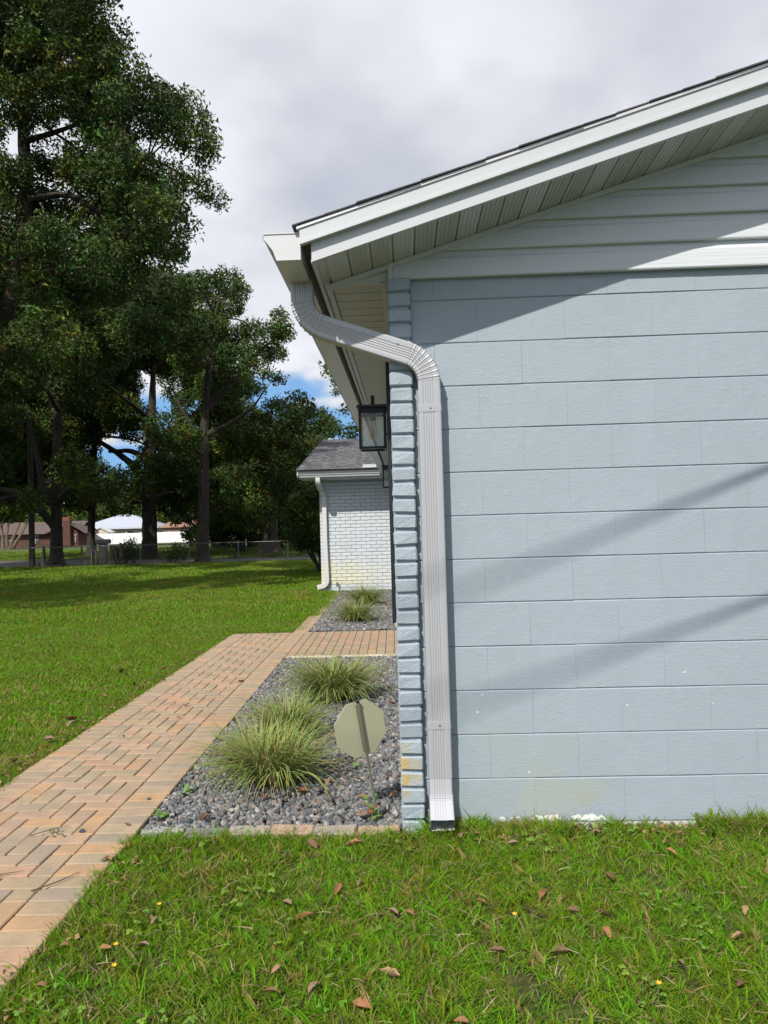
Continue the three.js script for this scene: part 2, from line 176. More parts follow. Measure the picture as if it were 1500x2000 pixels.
const P_far = [[-70.36,8.93,-169.44,1.69],[-66.78,8.14,-166.67,1.67],[-69.05,7.83,-161.95,1.39],[-61.88,8.41,-160.93,1.84],[-70.35,6.85,-158.14,1.36],[-74.11,6.7,-162.56,1.39],[-61.29,6.57,-157.21,1.35],[-59.32,6.56,-159.65,1.82],[-52.93,6.34,-157.97,2.03],[-51.15,6.95,-161.45,2.31],[-49.16,5.75,-162.57,1.86],[-77.69,8.44,-166.46,1.66],[-82.83,7.45,-169.4,1.69],[-84.74,6.84,-167.0,1.43],[-55.76,8.19,-159.55,2.05],[-74.91,9.12,-171.3,1.47],[-89.96,6.41,-168.69,1.69],[-96.51,7.14,-164.96,1.89],[-92.91,7.69,-167.3,1.67],[-46.92,6.33,-165.15,2.36]];
const P_bush = [[[-13.98,0.6,-34.47,0.32],[-13.9,0.73,-35.23,0.35],[-13.78,0.5,-35.78,0.33],[-14.12,0.32,-35.43,0.25],[-14.17,0.36,-34.49,0.22],[-13.36,0.99,-34.39,0.2]],[[-11.62,0.29,-35.69,0.31],[-11.21,0.49,-35.66,0.25],[-11.91,0.36,-35.4,0.25],[-11.52,0.71,-35.42,0.23]],[[-14.58,0.18,-33.21,0.14],[-15.11,0.12,-33.75,0.12],[-16.3,0.15,-33.25,0.12],[-17.32,0.11,-33.22,0.12]],[[-20.88,1.0,-69.72,0.55],[-21.0,1.41,-68.5,0.49],[-20.85,1.49,-71.04,0.46],[-20.47,0.5,-68.98,0.39]],[[-15.61,0.76,-60.96,0.44],[-14.79,0.53,-60.33,0.39],[-12.99,0.55,-61.08,0.39],[-12.19,0.67,-60.4,0.43],[-11.58,0.63,-61.85,0.44],[-10.51,0.51,-59.52,0.38],[-15.8,0.65,-59.99,0.34]]];
const P_T7 = [[-20.96,7.28,-45.41,1.14],[-24.6,5.14,-51.88,1.71],[-26.06,14.5,-44.81,0.99],[-22.74,15.21,-52.78,1.59],[-22.51,10.65,-41.38,1.04],[-18.35,10.65,-43.77,1.03],[-21.8,6.43,-47.01,1.19],[-18.12,8.77,-42.02,1.1],[-23.37,12.77,-43.25,1.18],[-28.81,12.67,-53.46,1.29],[-25.8,10.24,-45.96,1.04],[-20.83,11.74,-43.5,1.33],[-27.43,9.03,-53.54,1.38],[-22.29,13.6,-49.21,1.34],[-30.11,15.53,-50.14,1.7],[-30.03,8.75,-54.22,1.62],[-30.75,18.74,-51.42,1.23],[-25.37,15.85,-44.24,1.02],[-18.39,13.1,-40.16,1.35],[-21.26,12.86,-48.79,1.39],[-28.79,16.59,-51.32,1.58],[-24.33,18.44,-52.89,1.47],[-20.94,13.6,-43.05,1.02],[-30.1,4.96,-50.15,1.49],[-31.78,13.78,-55.02,1.21],[-21.17,13.11,-44.13,1.32],[-20.79,5.39,-44.68,1.06],[-25.12,7.0,-46.81,1.1],[-25.4,7.49,-49.14,1.14],[-32.22,5.6,-55.84,1.77],[-27.26,5.95,-49.41,1.67],[-18.6,7.69,-54.21,1.4],[-26.84,11.03,-50.5,1.18],[-28.44,11.14,-47.56,1.06],[-26.83,9.72,-44.89,1.01],[-20.6,8.54,-45.6,1.2],[-23.01,17.12,-52.43,1.31],[-16.58,14.16,-42.84,1.04],[-23.17,9.97,-42.21,0.9],[-26.51,10.55,-43.41,1.02],[-21.21,12.88,-50.7,1.12],[-24.71,15.62,-45.94,1.4],[-21.29,7.51,-43.3,1.18],[-16.8,4.25,-45.29,1.1],[-22.67,4.2,-41.31,1.07],[-28.39,7.43,-46.98,1.26],[-21.58,11.98,-52.98,1.48],[-22.32,9.57,-47.13,1.08],[-15.75,16.27,-47.16,1.39],[-19.91,14.36,-40.44,0.94],[-27.46,14.45,-44.46,1.08],[-16.69,8.67,-41.2,1.21],[-24.64,12.09,-40.76,1.26],[-27.97,10.66,-53.82,1.19],[-23.61,12.67,-51.43,1.75],[-18.38,17.37,-53.29,1.17],[-26.0,11.24,-42.13,1.44],[-17.58,9.19,-45.84,1.1],[-30.57,15.17,-54.61,1.41],[-26.79,9.09,-46.93,1.38],[-22.85,15.48,-54.81,1.38],[-22.2,13.95,-55.38,1.3],[-23.84,11.11,-40.11,1.11],[-22.98,5.06,-46.93,1.22],[-28.53,8.49,-49.33,1.67],[-23.57,10.23,-45.58,1.01],[-20.25,11.05,-46.02,1.29],[-26.95,6.23,-45.69,1.27],[-26.26,5.48,-43.7,1.16],[-23.08,5.68,-40.42,1.28],[-27.31,6.05,-51.7,1.22],[-30.75,18.43,-55.98,1.21],[-19.42,10.3,-40.61,1.32],[-30.49,16.4,-53.75,1.2],[-19.4,13.98,-48.71,1.32],[-19.21,13.75,-40.31,1.36],[-18.43,4.58,-41.1,1.31],[-30.01,8.59,-48.41,1.09],[-17.43,9.38,-41.67,0.92],[-24.4,13.94,-44.74,1.11],[-22.84,15.73,-44.4,1.34],[-27.79,7.68,-55.53,1.39],[-25.51,4.28,-47.51,1.13],[-22.32,11.89,-44.56,1.52],[-28.81,14.19,-55.01,1.39],[-29.65,11.2,-55.47,1.42],[-25.98,16.57,-51.51,1.14],[-25.98,5.31,-42.19,0.91],[-28.0,15.13,-54.24,1.84],[-26.42,8.53,-47.06,1.26],[-19.43,17.72,-52.58,1.51],[-29.56,14.3,-51.54,1.17],[-27.1,8.31,-50.45,1.25],[-21.12,16.1,-52.27,1.24],[-18.12,15.1,-52.99,1.28]];
const P_T7t = [[-21.48,0.1,-48,0.35],[-21.46,1.32,-48,0.25],[-21.25,4.79,-48,0.22],[-21.08,8.28,-48,0.18],[-20.8,13.52,-48,0.1]];
const P_T8 = [[-6.86,4.09,-49.39,1.39],[-9.74,3.31,-49.75,0.92],[-11.26,3.54,-43.56,0.8],[-6.9,2.17,-47.93,1.29],[-17.53,18.32,-56.18,1.32],[-14.46,5.83,-45.52,0.95],[-17.66,16.39,-53.98,1.23],[-13.05,5.58,-54.91,1.15],[-9.42,6.11,-45.15,1.07],[-9.86,8.28,-54.23,1.11],[-14.36,6.87,-52.52,0.95],[-13.86,13.14,-57.61,1.59],[-12.51,3.06,-48.21,1.02],[-8.23,5.75,-54.11,1.08],[-12.67,2.47,-55.5,1.49],[-14.43,5.91,-48.07,1.31],[-10.92,5.36,-45.58,0.75],[-13.13,4.42,-47.89,0.78],[-17.32,7.45,-52.45,1.17],[-8.01,4.48,-46.12,1.27],[-11.36,9.79,-55.74,1.14],[-7.5,5.68,-46.72,0.85],[-13.42,9.75,-54.22,1.28],[-12.0,10.87,-47.14,0.99],[-13.16,2.08,-50.07,1.42],[-11.44,2.33,-55.99,1.13],[-9.27,2.33,-49.77,1.04],[-7.41,7.45,-51.99,1.45],[-9.86,4.99,-47.48,1.15],[-10.5,7.82,-49.5,1.04],[-7.71,5.49,-42.98,1.19],[-9.75,4.66,-50.32,0.91],[-8.84,3.2,-49.19,0.99],[-11.86,9.26,-46.78,1.24],[-12.48,11.0,-44.77,1.24],[-15.74,15.6,-47.45,1.09],[-7.71,1.47,-46.72,1.12],[-13.26,12.59,-47.8,0.94],[-8.84,8.17,-54.94,1.03],[-19.4,5.05,-56.33,1.13],[-14.96,13.28,-56.64,0.98],[-13.34,1.53,-48.74,0.8],[-12.63,9.75,-56.38,0.97],[-15.37,15.98,-51.39,0.96],[-15.29,8.13,-57.95,1.38],[-7.02,3.67,-43.99,0.7],[-15.08,8.18,-54.11,0.88],[-10.86,4.59,-51.41,0.96],[-12.88,12.65,-50.23,0.8],[-12.1,7.26,-54.13,1.44],[-9.3,5.84,-55.33,1.0],[-18.18,3.95,-55.3,1.35],[-13.47,5.53,-47.51,1.04],[-11.02,5.48,-48.09,0.85],[-14.02,10.05,-51.52,0.85],[-8.2,5.9,-42.69,0.93],[-7.95,1.56,-55.04,1.06],[-11.81,3.41,-51.38,0.83],[-15.69,4.5,-49.1,1.03],[-15.12,8.97,-52.21,1.4],[-14.55,16.06,-57.29,1.11],[-12.61,10.42,-54.87,1.36],[-14.13,9.73,-52.5,0.87],[-9.81,2.02,-45.32,1.0],[-8.25,3.7,-57.55,1.37],[-13.78,15.63,-48.19,0.94],[-15.6,17.07,-56.48,1.38],[-11.66,7.52,-50.02,0.93],[-15.49,7.85,-52.76,1.33],[-17.62,16.46,-56.2,1.44],[-7.18,2.47,-42.93,0.73],[-8.3,1.48,-46.72,0.91],[-11.97,7.75,-44.84,0.83],[-12.42,4.28,-42.75,1.16],[-8.23,6.42,-47.47,0.84],[-8.89,2.42,-56.65,1.15],[-15.81,12.71,-46.04,1.07],[-6.29,6.95,-43.81,0.81],[-18.84,7.34,-57.07,0.98],[-11.45,4.12,-49.89,1.33],[-14.71,6.72,-49.55,1.21],[-17.73,15.54,-53.01,0.88],[-13.7,7.54,-55.07,1.48],[-15.72,14.47,-45.63,0.88],[-12.54,2.39,-45.24,1.29]];
const P_T8t = [[-11.74,-0.23,-50,0.4],[-11.71,1.02,-50,0.3],[-11.7,4.62,-50,0.26],[-11.9,8.24,-50,0.2],[-12.55,11.52,-50,0.1]];
const P_T9 = [[-11.89,10.74,-25.23,0.47],[-10.96,8.71,-21.76,0.57],[-11.98,8.8,-24.49,0.64],[-10.66,8.91,-26.59,0.73],[-13.64,11.17,-27.04,0.88],[-14.09,11.5,-26.42,0.52],[-12.96,9.69,-21.02,0.51],[-9.46,10.27,-26.46,0.86],[-18.18,11.84,-28.84,0.69],[-14.25,9.03,-22.7,0.48],[-11.78,11.28,-26.71,0.55],[-10.22,7.82,-22.58,0.58],[-12.84,9.39,-27.13,0.78],[-15.46,11.07,-28.49,0.86],[-8.59,7.83,-22.67,0.7],[-15.89,11.6,-27.63,0.7],[-13.66,8.16,-23.39,0.62],[-11.23,8.89,-28.05,0.64],[-12.69,7.46,-21.25,0.4],[-10.58,9.99,-27.04,0.89],[-7.49,9.18,-22.72,0.7],[-9.17,9.98,-23.94,0.67],[-7.42,7.74,-22.26,0.44],[-13.23,10.26,-27.46,0.51],[-10.15,8.66,-22.61,0.54],[-14.79,8.39,-23.84,0.61],[-14.07,11.21,-23.92,0.66],[-8.41,8.77,-23.14,0.55],[-10.58,8.45,-22.79,0.6],[-14.76,7.6,-26.98,0.83],[-12.65,8.05,-25.62,0.76],[-14.2,12.0,-27.19,0.6],[-12.57,9.07,-22.26,0.42],[-13.98,9.22,-25.36,0.62],[-10.23,7.15,-21.64,0.69],[-7.97,7.9,-21.79,0.51],[-15.17,7.48,-24.46,0.76],[-8.78,9.91,-25.74,0.5],[-14.45,11.95,-26.73,0.64],[-12.77,11.23,-25.55,0.57],[-13.7,9.86,-21.62,0.52],[-11.58,9.96,-24.02,0.45],[-9.77,10.87,-26.9,0.58],[-9.91,9.22,-28.6,0.61],[-15.86,9.02,-28.24,0.57],[-10.76,8.34,-24.93,0.7],[-13.32,11.08,-28.48,0.67],[-12.38,6.95,-23.01,0.45],[-16.32,8.46,-25.94,0.62],[-9.3,10.99,-27.1,0.66],[-10.8,7.97,-21.01,0.44],[-12.16,9.41,-21.66,0.45],[-9.85,7.41,-23.57,0.51],[-13.51,8.35,-22.73,0.67],[-12.94,9.39,-22.4,0.49],[-15.36,10.58,-25.41,0.73],[-8.54,9.92,-26.12,0.68],[-13.7,11.79,-24.88,0.47],[-9.14,9.49,-26.6,0.63],[-12.76,7.72,-23.55,0.49]];
const P_T9t = [[-16.52,-0.32,-25,0.34],[-16.44,2.41,-25,0.27],[-16.25,5.15,-25,0.24],[-15.47,7.88,-25,0.18],[-13.95,9.3,-25,0.12],[-12.09,9.96,-25,0.05]];
// ---------------------------------------------------------------- ground, road, walkway
const grainTex = tex(512, 512, (u, v) => { const n = fbm(u * 8, v * 8, 1, 5, 8), f = hash2(Math.floor(u * 512), Math.floor(v * 512), 5); const k = 0.62 + 0.45 * n + 0.16 * (f - 0.5); return [k, k, k]; }, true, [1.7, 1.7]);
const turfTex = tex(1024, 1024, (u, v) => {
  const n = fbm(u * 6, v * 6, 2, 6, 6), f = fbm(u * 64, v * 64, 7, 3, 64), s = hash2(Math.floor(u * 1024), Math.floor(v * 512), 3);
  const k = 0.55 + 0.5 * f + 0.22 * (s - 0.5); return [k * (0.86 + 0.3 * (1 - n)), k * (0.92 + 0.12 * n), k * 0.78];
}, true, [0.4, 0.4]);
const M = {
  turf: mat({ map: turfTex, vertexColors: true, roughness: 1 }),
  road: mat({ map: grainTex, roughness: 0.9 }, [0.24, 0.22, 0.21]),
  sand: mat({ map: grainTex, roughness: 1 }, [0.16, 0.12, 0.085]),
  soil: mat({ map: grainTex, roughness: 1 }, [0.07, 0.06, 0.055]),
};
const pathLeft = (z) => -2.308 + (z + 3.952) * 0.0187, pathRight = (z) => pathLeft(z) + 1.0;
const inPath = (x, z, m = 0) => z > -9.8 - m && x > pathLeft(z) - m && x < pathRight(z) + m;
const inBed = (x, z, m = 0) => x > pathRight(z) - m && x < 0 && z < -3.27 + m && z > -16.4;
function lawnTone(x, z) {                                              // patches of lush, thin and straw-coloured turf
  const a = fbm(x * 0.45 + 20, z * 0.45 + 7, 41, 4), b = fbm(x * 2.3, z * 2.3, 43, 3), dry = sstep(0.56, 0.74, a * 0.65 + b * 0.35);
  return [dry, b];
}
{
  const xs = [], zs = [];
  const axis = (list) => { const o = []; for (const [a, b, s] of list) for (let v = a; v < b - 1e-6; v += s) o.push(v); o.push(list[list.length - 1][1]); return o; };
  xs.push(...axis([[-260, -60, 20], [-60, -24, 3], [-24, 6, 0.5], [6, 30, 3], [30, 200, 17]]));
  zs.push(...axis([[-300, -140, 20], [-140, -60, 4], [-60, -36, 1.5], [-36, 3, 0.5], [3, 40, 6]]));
  const pos = [], col = [], uv = [], idx = [];
  for (const z of zs) for (const x of xs) {
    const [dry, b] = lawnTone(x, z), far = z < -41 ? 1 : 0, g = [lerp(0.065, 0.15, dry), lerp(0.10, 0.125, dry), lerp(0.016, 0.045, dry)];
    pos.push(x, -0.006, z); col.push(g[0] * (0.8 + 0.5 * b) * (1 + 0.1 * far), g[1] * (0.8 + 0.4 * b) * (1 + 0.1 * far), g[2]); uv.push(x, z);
  }
  const w = xs.length;
  for (let j = 0; j < zs.length - 1; j++) for (let i = 0; i < w - 1; i++) { const a = j * w + i; idx.push(a, a + w, a + 1, a + 1, a + w, a + w + 1); }
  const g = new THREE.BufferGeometry(); g.setAttribute('position', new THREE.Float32BufferAttribute(pos, 3)); g.setAttribute('color', new THREE.Float32BufferAttribute(col, 3)); g.setAttribute('uv', new THREE.Float32BufferAttribute(uv, 2)); g.setIndex(idx); g.computeVertexNormals();
  tag(mesh('ground', g, M.turf), 'flat green and straw coloured ground under lawn and road verge', 'ground', null, 'structure');
}
function sheet(name, poly, y, m, label) {                              // polygon of [x,z]
  const s = new THREE.Shape(poly.map((p) => new THREE.Vector2(p[0], -p[1]))), g = new THREE.ShapeGeometry(s); g.rotateX(-Math.PI / 2); g.translate(0, y, 0); uvm(g);
  const o = mesh(name, g, m); return tag(o, label, name.replace(/_/g, ' '), null, 'structure');
}
sheet('road', [[-70, -37.5], [-24, -35.2], [-14, -34.4], [12, -34.2], [40, -34.6], [40, -38], [12, -37.3], [-6, -37.2], [-14, -39.0], [-20, -42.0], [-26, -43.2], [-70, -46]], 0.004, M.road, 'pale asphalt road crossing beyond the chain link fence');
sheet('gravel_bed', [[-1.36, -3.3], [-0.03, -3.3], [-0.03, -7.76], [-1.46, -7.76]], -0.001, M.soil, 'dark soil of the gravel bed between walkway and house');
sheet('gravel_bed', [[-1.38, -9.78], [-0.03, -9.78], [-0.03, -16.2], [-1.50, -16.2]], -0.001, M.soil, 'dark soil of the far gravel bed below the brick wing');

// pavers
const paverBump = tex(256, 256, (u, v, i, j) => 0.5 * hash2(i, j, 8) + 0.5 * fbm(u * 16, v * 16, 5, 3, 16), false, [4, 4]);
const paverMap = tex(512, 512, (u, v, i, j) => {
  const n = fbm(u * 5, v * 5, 61, 4, 5), s = hash2(i, j, 9), k = 0.86 + 0.22 * (s - 0.5); const t = sstep(0.36, 0.66, n);
  return [k * lerp(0.91, 1.0, t), k * lerp(0.93, 0.99, t), k * lerp(0.93, 0.97, t)];
}, true, [1.9, 1.9]);
const PAVER_TONES = [[0.535, 0.392, 0.258], [0.582, 0.395, 0.268], [0.616, 0.388, 0.224], [0.521, 0.388, 0.258], [0.501, 0.378, 0.268], [0.48, 0.371, 0.275], [0.555, 0.381, 0.261], [0.535, 0.409, 0.278], [0.596, 0.412, 0.282], [0.582, 0.371, 0.248], [0.514, 0.381, 0.265]];
const paverMats = PAVER_TONES.map((c) => mat({ map: paverMap, bumpMap: paverBump, bumpScale: 0.0012, roughness: 0.9 }, c));
const paverAny = mat({ map: paverMap, vertexColors: true, roughness: 0.9 });
{
  const r = rng(77), walk = new THREE.Group(); walk.name = 'walkway'; scene.add(walk); tag(walk, 'brick paver walkway in orange, tan and grey herringbone', 'walkway', null, 'structure');
  walk.position.set(-2.308 + 0.5, 0, -3.952); walk.rotation.y = 0.0187;
  // every paver: [u, v, along u?, length, width] in the walkway's own metres; u across, v along (towards the viewer positive)
  const list = [], S = 0.1, V0 = -5.75, V1 = 3.6;
  for (let v = V0; v < V1; v += S) for (const u of [-0.4, 0.4]) list.push([u, v + S / 2, 0.2, 0.1]);
  for (let j = -1; j * S + V0 < V1; j++) for (let i = -1; i < 7; i++) {
    const m = (((i - j) % 4) + 4) % 4, put = (a0, b0, a1, b1) => {
      a0 = Math.max(a0, 0); a1 = Math.min(a1, 6); b0 = Math.max(b0, 0);
      if (a1 > a0 && b1 > b0) list.push([-0.3 + (a0 + a1) / 2 * S, V0 + (b0 + b1) / 2 * S, (a1 - a0) * S, (b1 - b0) * S]);
    };
    if (m === 0) put(i, j, i + 2, j + 1); else if (m === 3) put(i, j, i + 1, j + 2);
  }
  // the branch to the front door, rows of pavers laid lengthways
  for (let i = 0; i < 13; i++) for (let j = 0; j < 11; j++) { const v = -3.85 - 0.2 * j + (i % 2 ? 0.1 : 0), v0 = Math.max(v - 0.2, -5.75), v1 = Math.min(v, -3.85); if (v1 - v0 > 0.03) list.push([0.55 + i * S, (v0 + v1) / 2, S, v1 - v0]); }
  // soldier course running on to the brick wing
  for (let k = 0; k < 62; k++) list.push([0.43, -5.8 - k * S, 0.2, 0.1, 1, k > 40 ? 2 : 1]);
  const geos = new Map(), far = [], thick = 0.05;
  const geoFor = (w, l) => { const key = `${w.toFixed(2)}_${l.toFixed(2)}`; if (!geos.has(key)) geos.set(key, [0, 1, 2].map((q) => uvm(cbox(w - 0.005, thick, l - 0.005, 0.004, 0, 0, 0, 0.003, rng(q * 7 + Math.round(w * 100) + Math.round(l * 1000))), q * 0.31, q * 0.17))); return geos.get(key)[Math.floor(r() * 3)]; };
  const eye = new THREE.Vector3(0, 1.4, 0), p = new THREE.Vector3(); walk.updateMatrixWorld();
  const seen = list.map((a) => { p.set(a[0], 0, a[1]).applyMatrix4(walk.matrixWorld); const d = p.distanceTo(eye); const c = p.clone().project(camera); return { a, d, vis: Math.abs(c.x) < 1.04 && Math.abs(c.y) < 1.04 && p.z < -0.3 }; });
  seen.sort((A, B) => (B.vis - A.vis) || A.d - B.d);
  seen.forEach(({ a, vis }, n) => {
    const warm = fbm(a[0] * 1.3 + 3, a[1] * 1.1, 12, 2), pinker = a[1] < -2.2;
    let tone = Math.floor(r() * PAVER_TONES.length); if (pinker && r() < 0.6) tone = [1, 6, 8, 0, 7][Math.floor(r() * 5)]; else if (warm > 0.56 && r() < 0.4) tone = [2, 0, 9][Math.floor(r() * 3)];
    if (a[5] === 1) tone = r() < 0.7 ? 8 : 7; if (a[5] === 2) tone = 2;
    const y = 0.022 - thick / 2 + (r() - 0.5) * 0.003, tx = (r() - 0.5) * 0.012, tz = (r() - 0.5) * 0.012, ry = (r() - 0.5) * 0.008, g = geoFor(a[2], a[3]);
    if (vis && n < 300) { const m = mesh('paver', g, paverMats[tone], walk); m.position.set(a[0], y, a[1]); m.rotation.set(tx, ry, tz); }
    else {
      const q = g.clone(), c = PAVER_TONES[tone]; q.applyMatrix4(new THREE.Matrix4().makeRotationFromEuler(new THREE.Euler(tx, ry, tz)).setPosition(a[0], y, a[1]));
      q.setAttribute('color', new THREE.Float32BufferAttribute(Array.from({ length: q.attributes.position.count }, () => c).flat(), 3)); far.push(q);
    }
  });
  tag(mesh('paver_field', merge(far), paverAny, walk), null, null, null, 'stuff');
  mesh('bedding_sand', uvm(cbox(1.0, 0.01, 9.4, 0.001, 0, -0.004, -1.07)), M.sand, walk);
  mesh('bedding_sand', uvm(cbox(1.3, 0.01, 1.9, 0.001, 1.15, -0.004, -4.8)), M.sand, walk);
}
// edging pavers set along the front of the gravel bed
{
  const r = rng(5), e = thing('bed_edging', 'row of low edging pavers fronting the gravel bed by the lawn', 'edging', [-1.27, 0, -3.31]);
  [[0.50, 0.48, 0.47], [0.27, 0.26, 0.25], [0.52, 0.45, 0.38], [0.60, 0.41, 0.31], [0.46, 0.39, 0.33], [0.62, 0.42, 0.32]].forEach((c, i) => { const m = mesh('paver', cbox(0.196, 0.07, 0.09, 0.006, 0, 0, 0, 0.004, r), mat({ map: paverMap, bumpMap: paverBump, bumpScale: 0.001, roughness: 0.9 }, c), e); m.position.set(0.1 + i * 0.2, -0.007 + (r() - 0.5) * 0.012, (r() - 0.5) * 0.015 - (i === 0 ? 0.03 : 0)); m.rotation.set(i === 0 ? -0.12 : 0.02, (r() - 0.5) * 0.08, (r() - 0.5) * 0.05); });
  const k = thing('concrete_edging', 'pale concrete edge strip between near gravel bed and door path', 'edging', [-0.72, 0, -7.79]); mesh('strip', cbox(1.24, 0.07, 0.08, 0.008, 0, 0.0, 0), mat({ map: grainTex, roughness: 0.9 }, [0.62, 0.55, 0.42]), k);
}
// gravel: crushed granite, too many to count
const stoneGeos = [0, 1, 2, 3].map((k) => { const g = new THREE.IcosahedronGeometry(1, 0), p = g.attributes.position; for (let i = 0; i < p.count; i++) { const key = Math.round(p.getX(i) * 50) * 7 + Math.round(p.getY(i) * 50) * 131 + Math.round(p.getZ(i) * 50) * 1009, q = 0.85 + 0.55 * hash2(key, k, 3); p.setXYZ(i, p.getX(i) * q, p.getY(i) * q * 0.7, p.getZ(i) * q * 0.82); } return flat(g); });
{
  const r = rng(31), stoneM = mat({ map: grainTex, roughness: 0.85 }, [1, 1, 1]);
  const tones = [[0.19, 0.20, 0.21], [0.25, 0.255, 0.26], [0.34, 0.335, 0.325], [0.36, 0.29, 0.25], [0.12, 0.13, 0.145], [0.52, 0.49, 0.46], [0.27, 0.23, 0.205], [0.20, 0.215, 0.235], [0.30, 0.31, 0.32], [0.16, 0.17, 0.18]];
  const bed = (x0, x1, z0, z1, n, lab, size) => {
    const per = [[], [], [], []];
    for (let i = 0; i < n; i++) {
      const z = lerp(z0, z1, r()), x = lerp(Math.max(x0, pathRight(z) + (z < -9 ? 0.045 : 0.015)), x1, r()), s = size * (0.55 + 0.75 * r() * r() + 0.2 * r());
      const m = new THREE.Matrix4().compose(new THREE.Vector3(x, 0.006 + r() * 0.018, z), new THREE.Quaternion().setFromEuler(new THREE.Euler(r() * 6, r() * 6, r() * 6)), new THREE.Vector3(s, s, s)); per[Math.floor(r() * 4)].push([m, tones[Math.floor(r() * tones.length)], 0.62 + 0.46 * r()]);
    }
    const grp = new THREE.Group(); grp.name = numbered('gravel'); scene.add(grp); tag(grp, lab, 'gravel', null, 'stuff');
    per.forEach((l, k) => { const im = new THREE.InstancedMesh(stoneGeos[k], stoneM, l.length); im.name = 'stone_layer'; im.userData.kind = 'stuff'; l.forEach(([m, c, q], i) => { im.setMatrixAt(i, m); im.setColorAt(i, new THREE.Color().setRGB(c[0] * q, c[1] * q, c[2] * q)); }); grp.add(im); });
  };
  bed(-1.5, -0.05, -3.34, -5.6, 10500, 'crushed grey and pink gravel between walkway and brick corner', 0.0165);
  bed(-1.5, -0.05, -5.6, -7.74, 8500, 'crushed gravel around the rear grass clump by the door path', 0.0175);
  bed(-1.6, -0.05, -9.82, -16.1, 14000, 'crushed gravel in the far bed below the brick wing', 0.02);
}
// ---------------------------------------------------------------- the house
const WZ = -3.357;                                                   // plane of the gable wall
const wallMap = tex(2048, 1024, (u, v) => {
  const X = u * 5.4, Y = v * 2.7, n = fbm(X * 1.1, Y * 1.1, 81, 4), f = fbm(X * 26, Y * 26, 83, 3), st = fbm(X * 9, Y * 1.4, 85, 4);
  let k = 0.965 + 0.05 * (n - 0.5) + 0.03 * (f - 0.5) + 0.02 * (st - 0.5), c = [0.612 * k, 0.657 * k, 0.694 * k];
  const blot = (x, y, rx, ry, s, col, amt) => { const d = Math.hypot((X - x) / rx, (Y - y) / ry) + (fbm(X * 7, Y * 7, s, 4) - 0.5) * 1.5, a = amt * (1 - sstep(0.25, 1.0, d)); c = c.map((q, i) => lerp(q, col[i], a)); };
  blot(0.58, 0.33, 0.34, 0.17, 91, [0.60, 0.642, 0.618], 0.5); blot(0.62, 0.14, 0.34, 0.13, 93, [0.62, 0.642, 0.59], 0.5); blot(0.79, 0.13, 0.05, 0.06, 95, [0.62, 0.61, 0.52], 0.4); blot(0.30, 0.12, 0.2, 0.12, 97, [0.57, 0.62, 0.61], 0.4);
  // flaked paint showing white primer along the foot of the wall
  const flake = fbm(X * 34, Y * 40, 99, 3), where = (sstep(0.30, 0.40, X) * (1 - sstep(0.86, 0.95, X)) + 0.5 * sstep(1.2, 1.3, X) * (1 - sstep(1.6, 1.8, X))) * (1 - sstep(0.045, 0.085, Y + 0.02 * (n - 0.5)));
  if (flake * where > 0.50) c = [0.90, 0.90, 0.88];
  // a few chips and scuffs
  for (const [cx, cy, cr] of [[0.30, 0.535, 0.010], [0.99, 0.555, 0.009], [1.38, 0.555, 0.008], [1.41, 0.557, 0.005], [1.255, 0.70, 0.010], [0.53, 0.255, 0.008], [0.325, 0.615, 0.008], [0.66, 0.555, 0.006], [0.69, 0.556, 0.005]]) if (Math.hypot(X - cx, (Y - cy) * 1.5) < cr * (0.3 + 0.55 * fbm(X * 120, Y * 120, 101, 2))) c = [0.80, 0.82, 0.83];
  return c;
}, true, [1 / 5.4, 1 / 2.7]);
const wallBump = tex(1024, 1024, (u, v) => 0.25 * fbm(u * 12, v * 20, 71, 4) + 0.55 * fbm(u * 60, v * 170, 73, 3, 0) + 0.3 * sstep(0.68, 0.8, fbm(u * 40, v * 40, 75, 3)), false, [0.9, 0.9]);
const H = {
  wall: mat({ map: wallMap, bumpMap: wallBump, bumpScale: 0.0012, roughness: 0.6 }),
  joint: mat({ bumpMap: wallBump, bumpScale: 0.003, roughness: 0.7 }, [0.345, 0.40, 0.447]),
  trim: mat({ roughness: 0.42 }, [0.505, 0.52, 0.54]),
  fascia: mat({ roughness: 0.5 }, [0.53, 0.545, 0.56]),
  gutter: mat({ roughness: 0.38 }, [0.54, 0.55, 0.56]),
  spout: mat({ roughness: 0.42, metalness: 0.15 }, [0.40, 0.405, 0.43]),
  spoutSunlit: mat({ roughness: 0.4 }, [0.44, 0.445, 0.47]),  // outlet elbow: pipe grey with the sun's brightening put into the colour
  dark: mat({ roughness: 0.9 }, [0.03, 0.03, 0.03]),
  black: mat({ roughness: 0.45 }, [0.012, 0.012, 0.014]),
  screw: mat({ roughness: 0.35, metalness: 0.8 }, [0.35, 0.34, 0.34]),
};
const perfTex = tex(256, 256, (u, v) => { const a = (u * 16) % 1, b = (v * 16 + (Math.floor(u * 16) % 2) * 0.5) % 1, d = Math.hypot(a - 0.5, b - 0.5); const k = d < 0.23 ? 0.42 : 1; return [k, k, k * 0.97]; }, true, [9, 9]);
H.perf = mat({ map: perfTex, roughness: 0.5 }, [0.535, 0.55, 0.555]);
H.soffit = mat({ roughness: 0.5 }, [0.535, 0.55, 0.555]);
const sidingBump = tex(512, 256, (u, v) => fbm(u * 5, v * 60, 111, 4, 0), false, [1.1, 2.2]);
H.siding = mat({ bumpMap: sidingBump, bumpScale: 0.0016, roughness: 0.55 }, [0.535, 0.565, 0.585]);

const house = thing('house', 'pale blue grey house with white eaves and a brick front wing', 'house');
